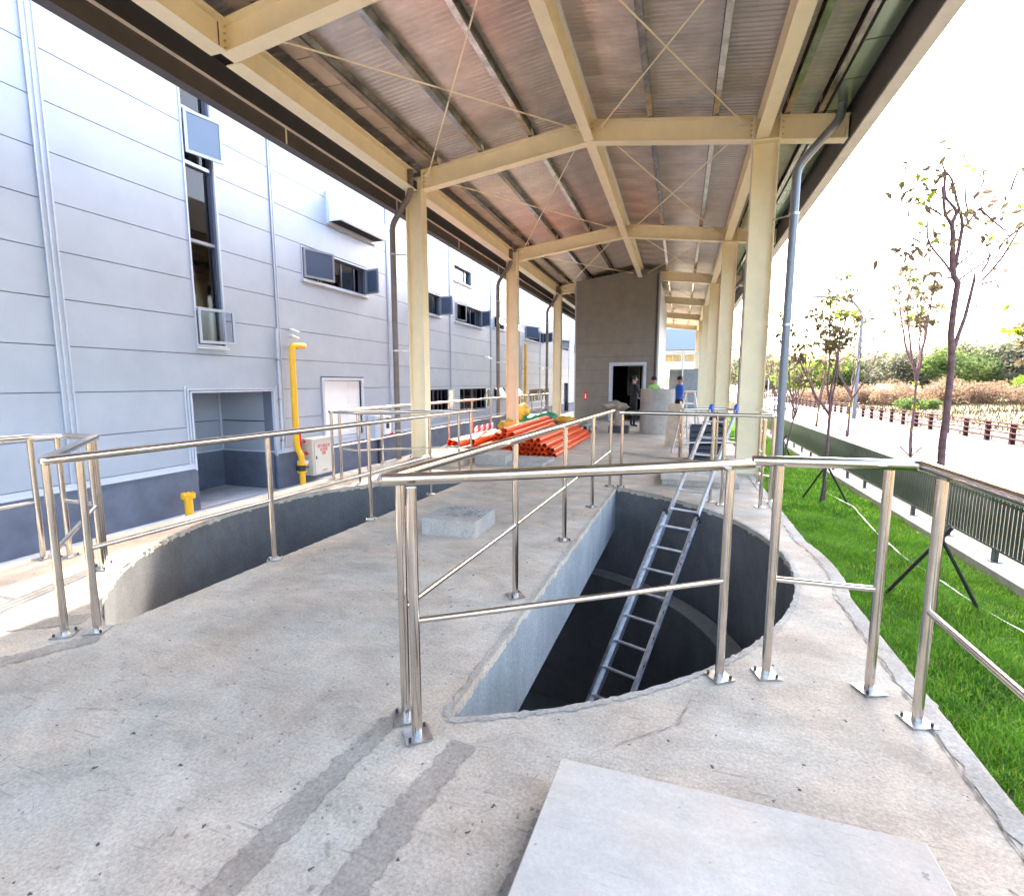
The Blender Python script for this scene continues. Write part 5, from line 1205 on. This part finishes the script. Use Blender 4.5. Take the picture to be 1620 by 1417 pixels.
cr = thing('parked_car', (10.6, 66, -1.62), 'pale parked car on the road glimpsed behind the grey downpipe', 'car')
pf = [(-2.1, .3), (-2.15, .75), (-1.2, .95), (-.7, 1.4), (.9, 1.42), (1.6, .98), (2.1, .85), (2.12, .3)]
mb = MB(); n = len(pf); vs = [(10.6 - .85 + (.1 if z > 1.2 else 0), 66 + a, -1.62 + z) for a, z in pf] + [(10.6 + .85 - (.1 if z > 1.2 else 0), 66 + a, -1.62 + z) for a, z in pf]
mb.add(vs, [tuple(range(n)), tuple(range(n, 2 * n))[::-1]] + [(i, n + i, n + (i + 1) % n, (i + 1) % n) for i in range(n)]); mb.build('body', M['white'], cr, .05)
mb = MB(); mb.add([(10.6 - .7, 66 - 1.17, -1.62 + .97), (10.6 + .7, 66 - 1.17, -1.62 + .97), (10.6 + .62, 66 - .76, -1.62 + 1.36), (10.6 - .62, 66 - .76, -1.62 + 1.36)], [(0, 1, 2, 3)]); mb.build('windscreen', M['glass'], cr)
for sx_ in (-.8, .8):
    for sy_ in (-1.35, 1.35):
        w_ = MB().tube([(10.6 + sx_ - .1, 66 + sy_, -1.30), (10.6 + sx_ + .1, 66 + sy_, -1.30)], .32, 16).build('wheel', M['black'], cr); MB().tube([(10.6 + sx_ - .11, 66 + sy_, -1.30), (10.6 + sx_ + .11, 66 + sy_, -1.30)], .18, 12).build('rim', M['alu'], w_)
    MB().box(10.6 + sx_ * .8 - .12, 10.6 + sx_ * .8 + .12, 63.83, 63.86, -.98, -.88).build('headlight', M['trim'], cr)

# ------------------------------------------------------------------ FAR VEGETATION
def crown_tree(x, y, hgt, rad_, m, seed, label, group='trees beyond the field', bare=False, name='broadleaf_tree'):
    rs = random.Random(seed); z0 = float(hill(np.array(x), np.array(y))); rad_ *= 1.3; hgt *= 1.08; t = thing(name, (x, y, z0), label, 'tree', group)
    MB().tube([(x, y, z0), (x + .1, y, z0 + hgt * .3), (x, y, z0 + hgt * .55)], [.22, .17, .1], 7).build('trunk', M['bark_dark'], t)
    mb = MB(); cs = []
    for k in range(11):
        a = rs.uniform(0, 6.28); r_ = rad_ * rs.uniform(.15, .8); c = Vector((x + r_ * math.cos(a), y + r_ * math.sin(a), z0 + hgt * rs.uniform(.42, .86))); cs.append((c, rad_ * rs.uniform(.36, .6)))
        mb.tube([(x, y, z0 + hgt * .35), (x + (c.x - x) * .5, y + (c.y - y) * .5, z0 + hgt * .5), c], [.09, .06, .02], 5)
    mb.build('limb', M['bark_dark'], t)
    leafcloud(cs, 3200, .62, m, 'crown', t, .1)
    return t
pls = [(40, 118, 7.4, 4.5, 'leaf_grey', 'rounded grey-green tree above the dry bushes, left of the wide-branched sapling'), (31, 122, 6.6, 4.5, 'leaf_mid', 'soft green tree behind the street lamp'),
 (24, 118, 6.4, 4.0, 'leaf_bright', 'light green tree at the left end of the far tree line'), (47, 112, 7.6, 4.8, 'leaf_mid', 'pale green domed tree in the middle of the far tree line'), (56, 112, 7.6, 5, 'leaf_grey', 'dark grey-green tree right of the domed tree'),
 (63, 110, 7.8, 5, 'leaf_grey', 'brownish-grey tree left of the bright green group'), (66, 100, 7.2, 5.5, 'leaf_bright', 'bright green spreading tree behind the tall near sapling'), (72, 92, 7.4, 5.5, 'leaf_bright', 'second bright green spreading tree, right of the first'),
 (79, 96, 8.2, 5.5, 'leaf_mid', 'mid green tree towering behind the bright group'), (84, 88, 7.2, 5.5, 'leaf_bright', 'bright green tree near the right edge of view'), (88, 80, 8.4, 5.5, 'leaf_mid', 'tall green tree at the right edge of view'),
 (17.5, 126, 5.6, 3.4, 'leaf_mid', 'small green tree seen between the column and the downpipe'), (52, 128, 8.6, 5.5, 'leaf_grey', 'tall hazy tree behind the middle of the tree line'), (36, 134, 7.2, 5, 'leaf_grey', 'hazy tree behind the soft green one'), (92, 104, 9.5, 6, 'leaf_grey', 'tall hazy tree at the far right'), (70, 118, 9, 6, 'leaf_mid', 'tall tree at the back behind the bright group'), (28, 140, 6.8, 5, 'leaf_bright', 'faint tree at the far left back'), (60, 96, 4.5, 4.2, 'leaf_bright', 'low bright green tree with visible dark trunks')]
for i, p in enumerate(pls): crown_tree(p[0], p[1], p[2], p[3], M[p[4]], 40 + i, p[5])
def bush(x, y, r_, hgt, m, seed, label, n_=900):
    z0 = float(hill(np.array(x), np.array(y))); t = thing('dry_bush' if m == 'scrub' else 'green_bush', (x, y, z0), label, 'bush', 'bushes on the dry field'); rs = random.Random(seed)
    cs = [((x + rs.uniform(-1, 1) * r_, y + rs.uniform(-1, 1) * r_, z0 + hgt * rs.uniform(.25, .7)), r_ * rs.uniform(.3, .55)) for _ in range(8)]
    mb = MB()
    for c, _ in cs: mb.tube([(x, y, z0), c], [.05, .015], 4)
    mb.build('stem', M['bark_dark'], t); leafcloud(cs, n_ * 3, .26, M[m], 'foliage', t, 0.)
bs = [(23, 84, 3.4, 2.6, 'scrub', 'dry tan bush at the left end of the scrub belt'), (29, 82, 3.6, 2.9, 'scrub', 'dry tan bush second from the left in the scrub belt'), (34.5, 80, 3.8, 3.0, 'scrub', 'dry tan bush below the street lamp arm'), (40, 77, 4, 3.0, 'scrub', 'wide dry bush in the middle of the scrub belt'),
      (45, 74, 4, 3.0, 'scrub', 'dry bush right of the wide one'), (50, 70, 3.6, 2.6, 'scrub', 'dry bush behind the tufted sapling'), (26, 70, 1.6, 1.2, 'leaf_mid', 'small round green bush low on the field'), (47, 62, 2.4, 1.6, 'scrub', 'low dry bush in front of the bright trees'),
      (43, 82, 3, 3.6, 'leaf_bright', 'yellow-green bush among the dry scrub'), (33, 50, 1.3, .8, 'leaf_bright', 'small bright bush on the near slope'), (44, 50, 1.8, 1.0, 'leaf_bright', 'low green bush near the right edge of the slope'), (54, 58, 2.2, 1.4, 'scrub', 'dry bush at the right edge on the slope'), (18.8, 92, 2.6, 2.2, 'scrub', 'dry bush beyond the far rail end')]
for i, b in enumerate(bs): bush(b[0], b[1], b[2], b[3], b[4], 80 + i, b[5])
# dry tufts over the field
n = 26000; x = 16.6 + rng.uniform(0, 1, n) ** 1.4 * 60; y = 18 + rng.uniform(0, 1, n) * 90; z = hill(x, y); hh = rng.uniform(.12, .45, n); a = rng.uniform(0, 6.28, n)
V = np.stack([np.stack([x - .05 * np.cos(a), y - .05 * np.sin(a), z - .05], -1), np.stack([x + .05 * np.cos(a), y + .05 * np.sin(a), z - .05], -1), np.stack([x + rng.normal(0, .12, n), y, z + hh], -1)], 1).reshape(-1, 3)
tag(raw('dry_grass', V, np.arange(3 * n).reshape(-1, 3), mat('dry_straw', (.12, .07, .03), .9, col2=(.07, .08, .018), vscale=.15)), kind='stuff')

# far wood behind the single trees: reads as one mass
cs = []
rw = random.Random(77)
for k in range(150):
    x = rw.uniform(12, 175); y = 150 + rw.uniform(-8, 25) - .42 * x; cs.append(((x, y, .4 + rw.uniform(2.0, 6.2)), rw.uniform(2.2, 4.0)))
leafcloud(cs, 42000, .8, M['leaf_grey'], 'far_wood', None, .1)
cs = []
for k in range(60):
    x = rw.uniform(20, 75); y = 96 - .42 * x + rw.uniform(-3, 5); cs.append(((x, y, float(hill(np.array(x), np.array(y))) + rw.uniform(.5, 1.6)), rw.uniform(1.0, 1.8)))
leafcloud(cs, 30000, .3, M['scrub'], 'dry_scrub_belt', None, .0)
